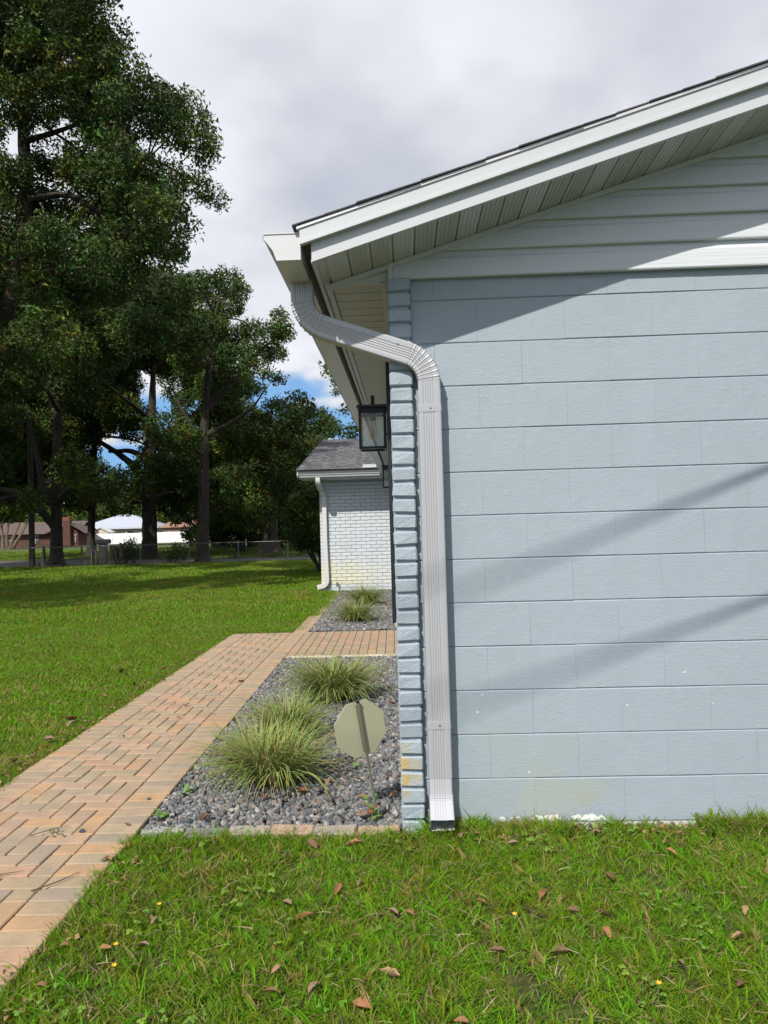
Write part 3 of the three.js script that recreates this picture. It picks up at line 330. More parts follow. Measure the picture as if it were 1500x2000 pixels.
// --- gable wall of painted concrete blocks
{
  const r = rng(3), back = mesh('gable_wall', uvm(box(9.2, 2.62, 0.15, 4.63, 1.29, WZ - 0.075 - 0.0055)), H.joint, house);
  const Y0 = 2.463, C = 0.2032;
  for (let k = -1; k <= 11; k++) {
    const top = k < 0 ? 2.60 : Y0 - k * C, bot = Y0 - (k + 1) * C, xs = [0.047]; let x = 0.558 + (Math.abs(k % 2) === 1 ? 0 : C) - 2 * C;
    for (; x < 5.3; x += 2 * C) if (x > 0.09) xs.push(x);
    for (let i = 0; i + 1 < xs.length; i++) {
      const w = xs[i + 1] - xs[i] + (hash2(i, k, 5) < 0.55 ? 0.0052 : 0.0038), h = top - bot - 0.0022, g = cbox(w, h, 0.02, 0.0036, (xs[i] + xs[i + 1]) / 2, (top + bot) / 2 + (r() - 0.5) * 0.001, WZ - 0.010 + (r() - 0.5) * 0.0012 + (i % 2) * 0.0003, 0.0016, r);
      mesh('block', uvm(g), H.wall, back);
    }
  }
  mesh('foundation', uvm(cbox(9.2, 0.2, 0.16, 0.006, 4.63, -0.078, WZ - 0.07)), mat({ map: grainTex, bumpMap: wallBump, bumpScale: 0.006, roughness: 0.9 }, [0.60, 0.60, 0.57]), house);
}
// --- end of the brick veneer at the corner, and the front wall running away
const brickBump = tex(512, 512, (u, v) => 0.6 * fbm(u * 14, v * 14, 121, 4, 14) + 0.4 * fbm(u * 50, v * 50, 123, 2, 50), false, [3, 3]);
const cornerMap = tex(128, 1024, (u, v) => {
  const X = u * 0.24 - 0.12, Y = v * 2.7, n = fbm(X * 16, Y * 16, 131, 4), k = 0.97 + 0.06 * (n - 0.5); let c = [0.610 * k, 0.658 * k, 0.696 * k];
  const edge = 1 - sstep(-0.064, -0.005, X + 0.05 * (fbm(X * 30, Y * 22, 133, 4) - 0.5)), band = sstep(0.13, 0.22, Y) * (1 - sstep(0.33, 0.46, Y)), run = sstep(0.35, 0.6, fbm(X * 60, Y * 7, 135, 3));
  const a = clamp(edge * band * 1.1 + 0.45 * band * run * (Y > 0.24 && Y < 0.33 ? 1 : 0.35)); c = c.map((q, i) => lerp(q, [0.74, 0.60, 0.32][i], a * 0.68));
  return c;
}, true, [1 / 0.24, 1 / 2.7]);
{
  const r = rng(9), cm = mat({ map: cornerMap, bumpMap: brickBump, bumpScale: 0.004, roughness: 0.62 }), P = 0.0739, BZ = WZ + 0.045;
  const back = mesh('brick_corner', uvm(box(0.088, 2.555, 0.06, -0.009, 1.277, BZ - 0.045)), mat({ bumpMap: brickBump, bumpScale: 0.006, roughness: 0.8 }, [0.30, 0.36, 0.41]), house);
  for (let k = 0; k < 35; k++) {
    const y = -0.015 + (k + 0.5) * P; if (y + P / 2 > 2.58) break;
    const g = uvm(cbox(0.105 + (r() - 0.5) * 0.005, P - 0.0125, 0.075, 0.006, -0.009 + (r() - 0.5) * 0.003, y, BZ - 0.0375 + (r() - 0.5) * 0.003, 0.005, r), 0.12, 0);
    mesh('brick', g, cm, back);
  }
  // the front wall itself, seen edge on: its brick courses
  const rows = [], Pl = 0.215;
  for (let k = 0; k < 34; k++) { const y = -0.015 + (k + 0.5) * P; for (let i = 0; i < 60; i++) { const z = WZ - 0.05 - i * Pl - (k % 2 ? Pl / 2 : 0); if (z < -16.1) break; rows.push(box(0.01, P - 0.011, Pl - 0.011, -0.059, y, z - Pl / 2)); } }
  const front = mesh('front_wall', uvm(box(0.1, 2.56, 12.8, -0.115 + 0.105 - 0.003, 1.27, WZ - 6.45)), mat({ roughness: 0.8 }, [0.30, 0.36, 0.41]), house);
  tag(mesh('brick_course', merge(rows), mat({ bumpMap: brickBump, bumpScale: 0.004, roughness: 0.62 }, [0.37, 0.45, 0.505]), front), null, null, null, 'stuff');
}
// --- siding in the gable: lap boards cut to the roof slope
const rakeY = (x) => 2.650 + 0.305 * x;                              // underside of the sloping soffit
const RZ = -3.0;                                                     // face of the sloping fascia
{
  const sd = mesh('gable_siding', prism([[-0.05, 2.6], [4.6, 2.6], [4.6, rakeY(4.6)], [-0.05, rakeY(-0.05)]], WZ - 0.05, WZ + 0.004), H.siding, house);
  for (let k = 0; k < 11; k++) {
    const y0 = 2.563 + k * 0.127, y1 = y0 + 0.127;
    // cross-section: face leans out to a drip lip, then tucks under
    const prof = [[y0 + 0.004, 0.004], [y0, 0.006], [y0, 0.030], [y0 + 0.006, 0.033], [y0 + 0.0765, 0.0255], [y0 + 0.088, 0.024], [y0 + 0.104, 0.012], [y1 + 0.004, 0.010]], pos = [], uv = [], idx = [];
    prof.forEach(([y, d]) => { const xl = Math.max(-0.035, (y - 2.650) / 0.305); for (const x of [xl, 4.6]) { pos.push(x, y, WZ + d); uv.push(x, y); } });
    for (let i = 0; i < prof.length - 1; i++) { const a = i * 2; idx.push(a, a + 1, a + 3, a, a + 3, a + 2); }
    const g = new THREE.BufferGeometry(); g.setAttribute('position', new THREE.Float32BufferAttribute(pos, 3)); g.setAttribute('uv', new THREE.Float32BufferAttribute(uv, 2)); g.setIndex(idx);
    mesh('plank', flat(g), H.siding, sd);
  }
  mesh('corner_trim', cbox(0.022, 0.082, 0.05, 0.003, -0.047, 2.598, WZ + 0.018), H.fascia, house);
  mesh('eave_return', prism([[-0.335, 2.562], [-0.06, 2.562], [-0.06, rakeY(-0.06)], [-0.335, rakeY(-0.335)]], WZ - 0.02, WZ + 0.006), H.siding, house);
  // trim strip where sloping soffit meets the wall
  mesh('soffit_trim', prism([[-0.34, rakeY(-0.34) - 0.001], [4.6, rakeY(4.6) - 0.001], [4.6, rakeY(4.6) - 0.024], [-0.34, rakeY(-0.34) - 0.024]], WZ + 0.0, WZ + 0.038), H.fascia, house);
}
// --- sloping soffit: ribbed panels from wall to fascia
{
  const s = mesh('rake_soffit', prism([[-0.36, rakeY(-0.36) + 0.012], [4.6, rakeY(4.6) + 0.012], [4.6, rakeY(4.6) + 0.03], [-0.36, rakeY(-0.36) + 0.03]], WZ - 0.04, RZ - 0.02), H.soffit, house), ang = Math.atan(0.305), ca = Math.cos(ang);
  for (let k = 0; k < 48; k++) {
    const x = -0.322 + k * 0.1016 * ca, g = cbox(0.0945, 0.006, 0.335, 0.003);
    // fine rows of perforations: three shallow ribs under each panel
    const ribs = [-0.03, -0.01, 0.01, 0.03].map((q) => cbox(0.0035, 0.004, 0.325, 0.001, q, -0.0045, 0));
    const m = mesh('soffit_panel', uvm(merge([g, ...ribs])), k % 3 === 0 ? H.soffit : H.perf, s); m.position.set(x + 0.05, rakeY(x + 0.05) + 0.004, (WZ + RZ) / 2 - 0.002); m.rotation.z = ang;
    if (x > 4.4) break;
  }
  const e = mesh('eave_soffit', box(0.28, 0.006, 12.4, -0.2, 2.576, WZ - 6.2), H.soffit, house), pg = uvm(cbox(0.262, 0.006, 0.117, 0.003));
  for (let k = 0; k < 92; k++) { const z = WZ - 0.022 - 0.062 - k * 0.124; const m = mesh('soffit_panel', pg, H.perf, e); m.position.set(-0.206, 2.565, z); }
  mesh('soffit_frame', cbox(0.03, 0.02, 12.1, 0.002, -0.343, 2.560, WZ - 6.0), H.fascia, house);
  mesh('soffit_frame', cbox(0.028, 0.016, 12.1, 0.002, -0.077, 2.561, WZ - 6.05), H.soffit, house);
  mesh('soffit_frame', cbox(0.262, 0.014, 0.024, 0.002, -0.206, 2.562, WZ - 0.012), H.soffit, house);
  mesh('eave_fascia', cbox(0.018, 0.15, 12.5, 0.002, -0.368, 2.612, WZ + 0.34 - 6.25), H.fascia, house);
}
// --- boards along the sloping edge, drip edge and shingles
{
  const strip = (x0, x1, a, b) => [[x0, rakeY(x0) + a], [x1, rakeY(x1) + a], [x1, rakeY(x1) + b], [x0, rakeY(x0) + b]];
  mesh('rake_fascia', prism(strip(-0.372, 4.6, 0.0, 0.10), RZ - 0.02, RZ), H.trim, house);
  mesh('rake_trim', prism(strip(-0.418, 4.6, 0.080, 0.146), RZ - 0.02 + 0.0215, RZ + 0.024), H.trim, house);
  mesh('rake_trim', prism(strip(-0.418, 4.6, 0.078, 0.089), RZ + 0.0245, RZ + 0.031), H.trim, house);
  mesh('drip_edge', prism(strip(-0.43, 4.6, 0.1465, 0.158), RZ - 0.06, RZ + 0.030), mat({ roughness: 0.4, metalness: 0.3 }, [0.55, 0.55, 0.56]), house);
  const roof = mesh('roof', prism(strip(-0.41, 4.6, 0.11, 0.146), -22, RZ - 0.02), mat({ roughness: 0.9 }, [0.25, 0.2, 0.15]), house), r = rng(21);
  const sh = [0, 1, 2].map((k) => mat({ map: grainTex, roughness: 0.95 }, [[0.085, 0.085, 0.09], [0.11, 0.11, 0.115], [0.07, 0.07, 0.076]][k]));
  for (let k = 0; k < 37; k++) {
    const x0 = -0.448 + k * 0.1365, x1 = x0 + 0.27, lift = 0.160, g = prism([[x0, rakeY(x0) + lift + 0.003], [x1, rakeY(x1) + lift], [x1, rakeY(x1) + lift + 0.004], [x0, rakeY(x0) + lift + 0.008 + r() * 0.003]], -22, RZ + 0.030 + r() * 0.012);
    mesh('shingle_course', g, sh[k % 3], roof);
  }
  // the far slope of the main roof and the house behind the gable
  mesh('roof', prism([[4.6, rakeY(4.6) + 0.12], [9.7, rakeY(4.6) + 0.12 - 5.1 * 0.305], [9.7, rakeY(4.6) + 0.2 - 5.1 * 0.305], [4.6, rakeY(4.6) + 0.2]], -22, RZ), sh[0], house);
  mesh('gable_siding', prism([[4.6, 2.6], [9.2, 2.6], [4.6, rakeY(4.6)]], WZ - 0.05, WZ + 0.01), H.siding, house);
}
// --- black louvred shutter on the front wall, seen edge on
{
  const s = mesh('shutter', merge([cbox(0.018, 1.34, 0.05, 0.002, -0.079, 1.59, -3.65), cbox(0.018, 1.34, 0.05, 0.002, -0.079, 1.59, -3.97), cbox(0.018, 0.07, 0.27, 0.002, -0.079, 2.225, -3.81), cbox(0.018, 0.07, 0.27, 0.002, -0.079, 0.955, -3.81), cbox(0.018, 0.05, 0.27, 0.002, -0.079, 1.59, -3.81)]), H.black, house), lg = cbox(0.02, 0.004, 0.27, 0.001);
  for (let k = 0; k < 30; k++) { const y = 1.01 + k * 0.0405; if (Math.abs(y - 1.59) < 0.03) continue; const m = mesh('slat', lg, H.black, s); m.position.set(-0.078, y, -3.81); m.rotation.z = 0.7; }
}
// --- gutter along the eave, closed at the near end
const gutterProfile = [[0.002, 0.112], [0, 0.112], [0, 0], [-0.104, 0], [-0.111, 0.018], [-0.116, 0.034], [-0.124, 0.050], [-0.138, 0.068], [-0.148, 0.082], [-0.153, 0.088], [-0.157, 0.092], [-0.157, 0.113], [-0.146, 0.114], [-0.146, 0.106]];
function ribbon(profile, place) {                                     // sheet of metal: profile swept between two ends
  const pos = [], idx = [], uv = [];
  for (const t of [0, 1]) for (const p of profile) { const v = place(p, t); pos.push(...v); uv.push(p[0], t); }
  const n = profile.length; for (let i = 0; i < n - 1; i++) idx.push(i, i + 1, n + i + 1, i, n + i + 1, n + i);
  const g = new THREE.BufferGeometry(); g.setAttribute('position', new THREE.Float32BufferAttribute(pos, 3)); g.setAttribute('uv', new THREE.Float32BufferAttribute(uv, 2)); g.setIndex(idx); return flat(g);
}
{
  const g = thing('gutter', 'white moulded gutter with closed end along the near eave', 'gutter', [-0.417, 2.546, RZ]);
  mesh('trough', ribbon(gutterProfile, (p, t) => [p[0], p[1], t ? -12.4 : 0]), H.gutter, g);
  mesh('end_cap', prism(gutterProfile.slice(1, 12), 0.0005, 0.0022), H.gutter, g);
  mesh('cap_rim', ribbon(gutterProfile.slice(1, 12), (p, t) => [p[0] * 1.012 - 0.001, p[1] * 1.01 - 0.001, t ? 0.006 : -0.006]), H.gutter, g);
  mesh('cap_lip', cbox(0.158, 0.006, 0.012, 0.001, -0.078, 0.114, 0.0), H.gutter, g);
  for (let k = 0; k < 20; k++) mesh('hanger', box(0.19, 0.003, 0.025, -0.06, 0.105, -0.35 - k * 0.6), H.gutter, g);
}
// --- downspout: ribbed rectangular pipe swept round its elbows
const spoutProfile = (() => {
  const a = 0.051, b = 0.038, P = [], rad = 0.007, N = 46;
  for (let i = 0; i <= N; i++) { const u = lerp(-a + rad, a - rad, i / N), t = (u + 0.030) / 0.054; const rib = t > 0 && t < 1 ? 0.0028 * (Math.cos(t * 5 * 2 * Math.PI) - 1) * 0.5 : 0; P.push([u, b + rib]); }
  for (let q = 1; q <= 3; q++) { const w = q / 3 * Math.PI / 2; P.push([a - rad + Math.sin(w) * rad, b - rad + Math.cos(w) * rad]); }
  P.push([a, 0.012], [a - 0.0015, 0], [a, -0.012]);
  for (let q = 0; q <= 3; q++) { const w = q / 3 * Math.PI / 2; P.push([a - rad + Math.cos(w) * rad, -b + rad - Math.sin(w) * rad]); }
  for (let q = 0; q <= 3; q++) { const w = q / 3 * Math.PI / 2; P.push([-a + rad - Math.sin(w) * rad, -b + rad - Math.cos(w) * rad]); }
  P.push([-a, -0.012], [-a + 0.0015, 0], [-a, 0.012]);
  for (let q = 0; q <= 2; q++) { const w = q / 3 * Math.PI / 2; P.push([-a + rad - Math.cos(w) * rad, b - rad + Math.sin(w) * rad]); }
  return P;
})();
function sweep(frames, profile) {                                     // frames: {c, A (along the profile's u), B (along its w), s (scale)}
  const pos = [], idx = [], uv = [], n = profile.length; let len = 0;
  frames.forEach((f, k) => {
    if (k) len += f.c.distanceTo(frames[k - 1].c);
    for (let i = 0; i <= n; i++) { const p = profile[i % n], v = f.c.clone().addScaledVector(f.A, p[0] * f.s[0]).addScaledVector(f.B, p[1] * f.s[1]); pos.push(v.x, v.y, v.z); uv.push(i / n, len); }
  });
  for (let k = 0; k < frames.length - 1; k++) for (let i = 0; i < n; i++) { const a = k * (n + 1) + i, b = a + 1, c = a + n + 1, d = c + 1; idx.push(a, c, d, a, d, b); }
  const g = new THREE.BufferGeometry(); g.setAttribute('position', new THREE.Float32BufferAttribute(pos, 3)); g.setAttribute('uv', new THREE.Float32BufferAttribute(uv, 2)); g.setIndex(idx); g.computeVertexNormals(); return g;
}
{
  const V = (x, y, z) => new THREE.Vector3(x, y, z), base = [0.119, 0, -3.308], d = thing('downspout', 'ribbed grey downspout bending from gutter across brick corner and down the block wall', 'downspout', base), O = V(...base);
  const rel = (v) => v.clone().sub(O), slope = 19.6 * DEG, R = 0.144, ZC = -3.308;
  const fr = (x, y, th, s = 1) => { const T = V(Math.sin(th), -Math.cos(th), 0); return { c: rel(V(x, y, ZC)), A: V(-T.y, T.x, 0), B: V(0, 0, 1), s: [s, s] }; };   // th: 0 = straight down
  const turn = 90 * DEG - slope;
  const elbow = (x0, y0, th0, th1, crimps) => {
    const out = [], n = 84, sg = Math.sign(th1 - th0), cx = x0 + sg * R * Math.cos(th0), cy = y0 + sg * R * Math.sin(th0);
    for (let i = 0; i <= n; i++) {
      const th = lerp(th0, th1, i / n), ph = (i / n) * (crimps + 1), k = ph - Math.round(ph), ridge = Math.round(ph) > 0 && Math.round(ph) <= crimps ? Math.exp(-(k * k) / 0.010) : 0, sag = 0.02 * Math.cos(ph * 2 * Math.PI);
      out.push(fr(cx - sg * R * Math.cos(th), cy - sg * R * Math.sin(th), th, 1.0 + 0.095 * ridge - sag * 0.5));
    }
    return out;
  };
  const line = (a, b, th, s = 1, n = 2) => Array.from({ length: n + 1 }, (_, i) => fr(lerp(a[0], b[0], i / n), lerp(a[1], b[1], i / n), th, s));
  // elbow below the gutter, sloping run, elbow at the corner, straight run
  const e1 = [...line([-0.457, 2.56], [-0.457, 2.478], 0, 1.0), ...elbow(-0.457, 2.474, 0, turn, 7)], p1 = [-0.361, 2.338], p2 = [0.023, 2.201];
  mesh('upper_elbow', sweep(e1, spoutProfile), H.spout, d);
  mesh('sloping_pipe', sweep(line([p1[0] - 0.012, p1[1] + 0.004], [p2[0] + 0.01, p2[1] - 0.004], turn, 1.035), spoutProfile), H.spout, d);
  const e2 = [...elbow(p2[0], p2[1], turn, 0, 8), ...line([0.119, 2.064], [0.119, 2.0], 0, 1.0)];
  mesh('lower_elbow', sweep(e2, spoutProfile), H.spout, d);
  mesh('straight_pipe', sweep(line([0.119, 2.03], [0.119, 0.262], 0, 1.03, 6), spoutProfile), H.spout, d);
  const strap = (y) => { const s = mesh('strap', sweep([1.045, 1.06, 1.06, 1.045].map((q, i) => fr(0.119, y + [0.019, 0.0185, -0.0185, -0.019][i], 0, q)), spoutProfile.map((p) => [p[0], p[1] > 0.03 && Math.abs(p[0]) < 0.044 ? 0.038 : p[1]])), H.spout, d); const k = new THREE.CylinderGeometry(0.004, 0.0045, 0.004, 8); k.rotateX(Math.PI / 2); k.translate(0.002, y, 0.0425); mesh('screw', k, H.screw, s); };
  strap(1.945); strap(0.502);
  for (const [x, y] of [[-0.02, 2.245], [-0.33, 2.355]]) { const k = new THREE.CylinderGeometry(0.004, 0.0045, 0.004, 8); k.rotateX(Math.PI / 2); k.translate(x - 0.119, y, 0.0405); mesh('screw', k, H.screw, d); }
  // outlet elbow kicked out over the lawn
  const out = [], n = 60, R2 = 0.085, y0 = 0.185, end = 55 * DEG, cr = 4;
  for (const y of [0.285, 0.262, 0.225, y0 + 0.004]) out.push({ c: rel(V(0.119, y, ZC)), A: V(1, 0, 0), B: V(0, 0, 1), s: [1.0, 1.0] });
  for (let i = 0; i <= n; i++) { const t = i / n, a = Math.min(1, t / 0.72) * end, over = Math.max(0, t - 0.72) / 0.28, ph = t / 0.72 * (cr + 1), k = ph - Math.round(ph), ridge = t < 0.72 && Math.round(ph) > 0 && Math.round(ph) <= cr ? Math.exp(-k * k / 0.006) : 0; const c = V(0.119, y0 - R2 * Math.sin(a) - over * 0.07 * Math.cos(end), ZC + R2 * (1 - Math.cos(a)) + over * 0.07 * Math.sin(end)); out.push({ c: rel(c), A: V(1, 0, 0), B: V(0, Math.sin(a), Math.cos(a)), s: [1.05 + 0.05 * ridge, 1.05 + 0.07 * ridge] }); }
  mesh('outlet_elbow', sweep(out, spoutProfile), H.spoutSunlit, d);
}
// --- brick wing standing forward at the far end
{
  const Z = -16.2, P = 0.0797, L = 0.232, X0 = -1.975, X1 = -0.075, r = rng(14);
  const wingMap = tex(512, 512, (u, v) => {
    const X = u * 2.2 - 2.1, Y = v * 2.7, n = fbm(X * 3, Y * 3, 141, 4), k = 0.985 + 0.05 * (n - 0.5); let c = [0.785 * k, 0.81 * k, 0.828 * k];
    const band = sstep(0.10, 0.20, Y + 0.1 * (n - 0.5)) * (1 - sstep(0.45, 0.82, Y + 0.30 * (fbm(X * 4, 3, 143, 3) - 0.5))), left = 1 - sstep(-1.75, -0.6, X + 0.9 * (fbm(X * 3, Y * 4, 145, 4) - 0.5)), a = band * (0.16 + 0.42 * left) * (0.55 + 0.7 * fbm(X * 6, Y * 5, 147, 4));
    return c.map((q, i) => lerp(q, [0.87, 0.83, 0.64][i], clamp(a * 1.15)));
  }, true, [1 / 2.2, 1 / 2.7]);
  const wm = mat({ map: wingMap, bumpMap: brickBump, bumpScale: 0.003, roughness: 0.6 });
  const back = mesh('wing_wall', uvm(box(X1 - X0 + 0.6, 2.52, 0.2, (X0 + X1) / 2 + 0.3, 1.26, Z - 0.1 - 0.012)), mat({ roughness: 0.85 }, [0.36, 0.38, 0.39]), house);
  mesh('wing_side_wall', uvm(box(0.2, 2.52, 8, X0 + 0.1 + 0.006, 1.26, Z - 4.2)), mat({ roughness: 0.7 }, [0.5, 0.56, 0.6]), house);
  for (let k = 0; k < 31; k++) {
    const y = (k + 0.5) * P, off = k % 2 ? L / 2 : 0;
    for (let x = X0 - off; x < X1 - 0.02; x += L) {
      const a = Math.max(x, X0) + 0.0045, b = Math.min(x + L, X1) - 0.0045; if (b - a < 0.04) continue;
      mesh('brick', uvm(cbox(b - a, P - 0.0105, 0.03, 0.004, (a + b) / 2, y + (r() - 0.5) * 0.003, Z - 0.013 + (r() - 0.5) * 0.003, 0.003, r), 2.1, 0), wm, back);
    }
  }
  mesh('wing_fascia', cbox(1.95, 0.16, 0.02, 0.002, -1.36, 2.60, -15.63), H.fascia, house);
  mesh('wing_soffit', box(1.95, 0.01, 0.56, -1.36, 2.525, -15.93), H.soffit, house);
  // wing roof: courses of dark grey shingles, each tab its own tone
  const roof = mesh('wing_roof', prism([[0, 0], [5.1, 1.28], [5.1, 1.33], [0, 0.05]], 0, 4.2), mat({ roughness: 0.9 }, [0.12, 0.12, 0.13]), house);
  roof.geometry.rotateY(Math.PI / 2); roof.geometry.translate(-2.34, 2.655, -15.45);
  const tabs = [], cols = [], ang = Math.atan(1.28 / 5.1), n = 38, ex = 5.26 / n;
  for (let k = 0; k < n; k++) for (let x = -2.38 - r() * 0.2; x < 1.8; ) {
    const w = 0.14 + r() * 0.18, a = Math.max(x, -2.37), b = Math.min(x + w, 1.85), s = k * ex, g = box(Math.max(0.02, b - a - 0.006), 0.005 + r() * 0.006, ex * 1.25, 0, 0, 0); g.rotateX(ang - 0.03);
    g.translate((a + b) / 2, 2.712 + Math.sin(ang) * (s + ex * 0.5), -15.43 - Math.cos(ang) * (s + ex * 0.5)); const t = 0.085 + 0.10 * r(); cols.push(...Array.from({ length: g.attributes.position.count }, () => [t, t, t * 1.06]).flat()); tabs.push(g); x += w;
  }
  const tg = merge(tabs); tg.setAttribute('color', new THREE.Float32BufferAttribute(cols, 3));
  tag(mesh('shingle_tabs', tg, mat({ vertexColors: true, map: grainTex, roughness: 0.95 }), roof), null, null, null, 'stuff');
  mesh('wing_rake_trim', prism([[0, 0], [5.1, 1.28], [5.1, 1.40], [0, 0.12]], 0, 0.025), H.trim, house).geometry.rotateY(Math.PI / 2).translate(-2.36, 2.59, -15.45);
}
// wing gutter and its downspout
{
  const g = thing('gutter', 'white gutter with stepped front across the brick wing eave', 'gutter', [-2.36, 2.552, -15.62]);
  mesh('trough', ribbon(gutterProfile, (p, t) => [t * 1.80, p[1], -p[0]]), H.gutter, g);
  const cap = prism(gutterProfile.slice(1, 12), 0, 0.002); cap.rotateY(Math.PI / 2); mesh('end_cap', cap, H.gutter, g);
  const lip = cbox(1.80, 0.016, 0.01, 0.002, 0.9, 0.105, 0.158); mesh('front_lip', lip, H.gutter, g);
  mesh('front_bead', cbox(1.80, 0.010, 0.008, 0.002, 0.9, 0.058, 0.134), H.gutter, g);
  mesh('splash_guard', cbox(0.30, 0.13, 0.004, 0.001, 1.58, 0.175, 0.150), H.trim, g);
}
{
  const V = (x, y, z) => new THREE.Vector3(x, y, z), b = [-1.86, 0, -16.13], d = thing('downspout', 'pale grey downspout on the brick wing with foot turned left', 'downspout', b), prof = [[-0.05, 0.036], [0.05, 0.036], [0.05, -0.036], [-0.05, -0.036]].flatMap((p, i, A) => { const q = A[(i + 1) % 4]; return [[p[0] * 0.94, p[1] * 0.94], [lerp(p[0], q[0], 0.08), lerp(p[1], q[1], 0.08)], [lerp(p[0], q[0], 0.92), lerp(p[1], q[1], 0.92)]]; });
  const m = mat({ roughness: 0.45 }, [0.60, 0.58, 0.57]), f = (x, y, z, ax, ay, bz, by) => ({ c: V(x, y, z), A: V(ax, ay, 0), B: V(0, by, bz), s: [1, 1] });
  const up = [f(-0.06, 2.56, 0.57, 1, 0, 1, 0)]; for (let i = 0; i <= 8; i++) { const t = i / 8 * 70 * DEG; up.push(f(-0.06, 2.50 - 0.1 * Math.sin(t), 0.57 - 0.1 * (1 - Math.cos(t)), 1, 0, Math.cos(t), -Math.sin(t))); }
  for (let i = 0; i <= 8; i++) { const t = (1 - i / 8) * 70 * DEG; up.push(f(-0.06 + 0.06 * (i / 8), 2.25 - 0.1 * (i / 8) + 0.05 * Math.sin(t), 0.07 * Math.sin(t), 1, 0, Math.cos(t), -Math.sin(t))); }
  mesh('upper_elbow', sweep(up, prof), m, d);
  mesh('straight_pipe', sweep([f(0, 2.2, 0, 1, 0, 1, 0), f(0, 1.2, 0, 1, 0, 1, 0), f(0.02, 0.26, 0, 1, 0, 1, 0)], prof), m, d);
  const lo = []; for (let i = 0; i <= 14; i++) { const t = i / 14 * 80 * DEG; lo.push({ c: V(0.02 - 0.12 * (1 - Math.cos(t)), 0.27 - 0.14 * Math.sin(t), 0), A: V(Math.cos(t), -Math.sin(t), 0), B: V(0, 0, 1), s: [1.04, 1.04] }); } lo.push({ c: V(-0.20, 0.105, 0), A: V(0.17, -0.98, 0), B: V(0, 0, 1), s: [1.04, 1.04] });
  mesh('foot_elbow', sweep(lo, prof), m, d);
  const h = thing('hose_faucet', 'small metal hose faucet low on the brick wing wall', 'faucet', [-1.615, 0.2, -16.18]), hm = mat({ roughness: 0.4, metalness: 0.7 }, [0.32, 0.30, 0.26]);
  const c1 = new THREE.CylinderGeometry(0.016, 0.016, 0.11, 10); c1.rotateX(Math.PI / 2); c1.translate(0, 0, 0.05); const c2 = new THREE.CylinderGeometry(0.015, 0.02, 0.09, 10); c2.translate(0, -0.035, 0.10);
  mesh('pipe', merge([c1, c2]), hm, h); const c3 = new THREE.TorusGeometry(0.03, 0.006, 6, 14); c3.rotateX(Math.PI / 2); c3.translate(0, 0.055, 0.09); const c4 = new THREE.CylinderGeometry(0.005, 0.005, 0.06, 6); c4.translate(0, 0.03, 0.09); mesh('handle', merge([c3, c4]), hm, h);
}
// wall lanterns
{
  const glass = new THREE.MeshPhysicalMaterial({ transmission: 1, thickness: 0, roughness: 0.06, ior: 1.45, side: THREE.DoubleSide }); glass.color.setRGB(0.93, 0.95, 0.93);
  const bulbM = new THREE.MeshPhysicalMaterial({ transmission: 1, thickness: 0, roughness: 0.02, ior: 1.45, side: THREE.DoubleSide }); bulbM.color.setRGB(0.97, 0.93, 0.86);
  const L = thing('wall_lantern', 'black box lantern with clear bulb nearest the brick corner', 'lantern', [-0.186, 1.86, -4.2], 'wall lanterns on the front wall'), k = H.black, w = 0.072, hh = 0.245;
  const posts = []; for (const sx of [-1, 1]) for (const sz of [-1, 1]) posts.push([sx, sz]);
  for (const [sx, sz] of posts) mesh('frame_post', cbox(0.013, hh - 0.03, 0.013, 0.002, sx * w, hh / 2, sz * w), k, L);
  for (const y of [0.008, hh - 0.03]) for (const s of [-1, 1]) { mesh('frame_rail', cbox(w * 2 + 0.013, 0.014, 0.012, 0.002, 0, y, s * w), k, L); mesh('frame_rail', cbox(0.012, 0.014, w * 2 - 0.015, 0.002, s * w, y, 0), k, L); }
  for (const s of [-1, 1]) { mesh('pane', box(w * 2 - 0.014, hh - 0.05, 0.0015, 0, hh / 2 - 0.01, s * (w - 0.001)), glass, L); mesh('pane', box(0.0015, hh - 0.05, w * 2 - 0.014, s * (w - 0.001), hh / 2 - 0.01, 0), glass, L); }
  const cap = mesh('cap', merge([cbox(0.178, 0.016, 0.178, 0.003, 0, hh + 0.002, 0), cbox(0.150, 0.02, 0.150, 0.003, 0, hh - 0.016, 0)]), k, L);
  mesh('stem', cbox(0.022, 0.062, 0.03, 0.002, 0.004, hh + 0.041, 0.02), k, L);
  mesh('back_plate', cbox(0.016, 0.31, 0.11, 0.003, 0.117, 0.14, 0), k, L);
  mesh('arm', merge([cbox(0.045, 0.03, 0.04, 0.003, 0.096, hh - 0.01, 0), cbox(0.014, 0.014, 0.014, 0.003, 0.085, 0.09, 0.03)]), k, L);
  const sk = new THREE.CylinderGeometry(0.021, 0.021, 0.042, 16); sk.translate(0, hh - 0.05, 0); mesh('socket', sk, k, L);
  const bp = [[0.013, 0], [0.017, -0.02], [0.025, -0.05], [0.032, -0.08], [0.030, -0.098], [0.020, -0.112], [0.004, -0.118]].map((p) => new THREE.Vector2(p[0], p[1])), bulb = new THREE.LatheGeometry(bp, 20); bulb.translate(0, hh - 0.068, 0);
  const B = mesh('bulb', bulb, bulbM, L), fil = []; for (let i = 0; i < 4; i++) { const a = i / 4 * 6.28; fil.push([Math.cos(a) * 0.009, hh - 0.10, Math.sin(a) * 0.009, 0.0012], [Math.cos(a) * 0.006, hh - 0.155, Math.sin(a) * 0.006, 0.0012]); }
  mesh('filament', tube(fil, 5, 24, 0, 1), mat({ roughness: 0.5, metalness: 0.4 }, [0.45, 0.22, 0.12]), B);
  const L2 = L.clone(); L2.name = numbered('wall_lantern'); L2.position.set(-0.186, 1.86, -8.2); scene.add(L2); tag(L2, 'farther black box lantern partly hidden behind the brick corner', 'lantern', 'wall lanterns on the front wall');
}
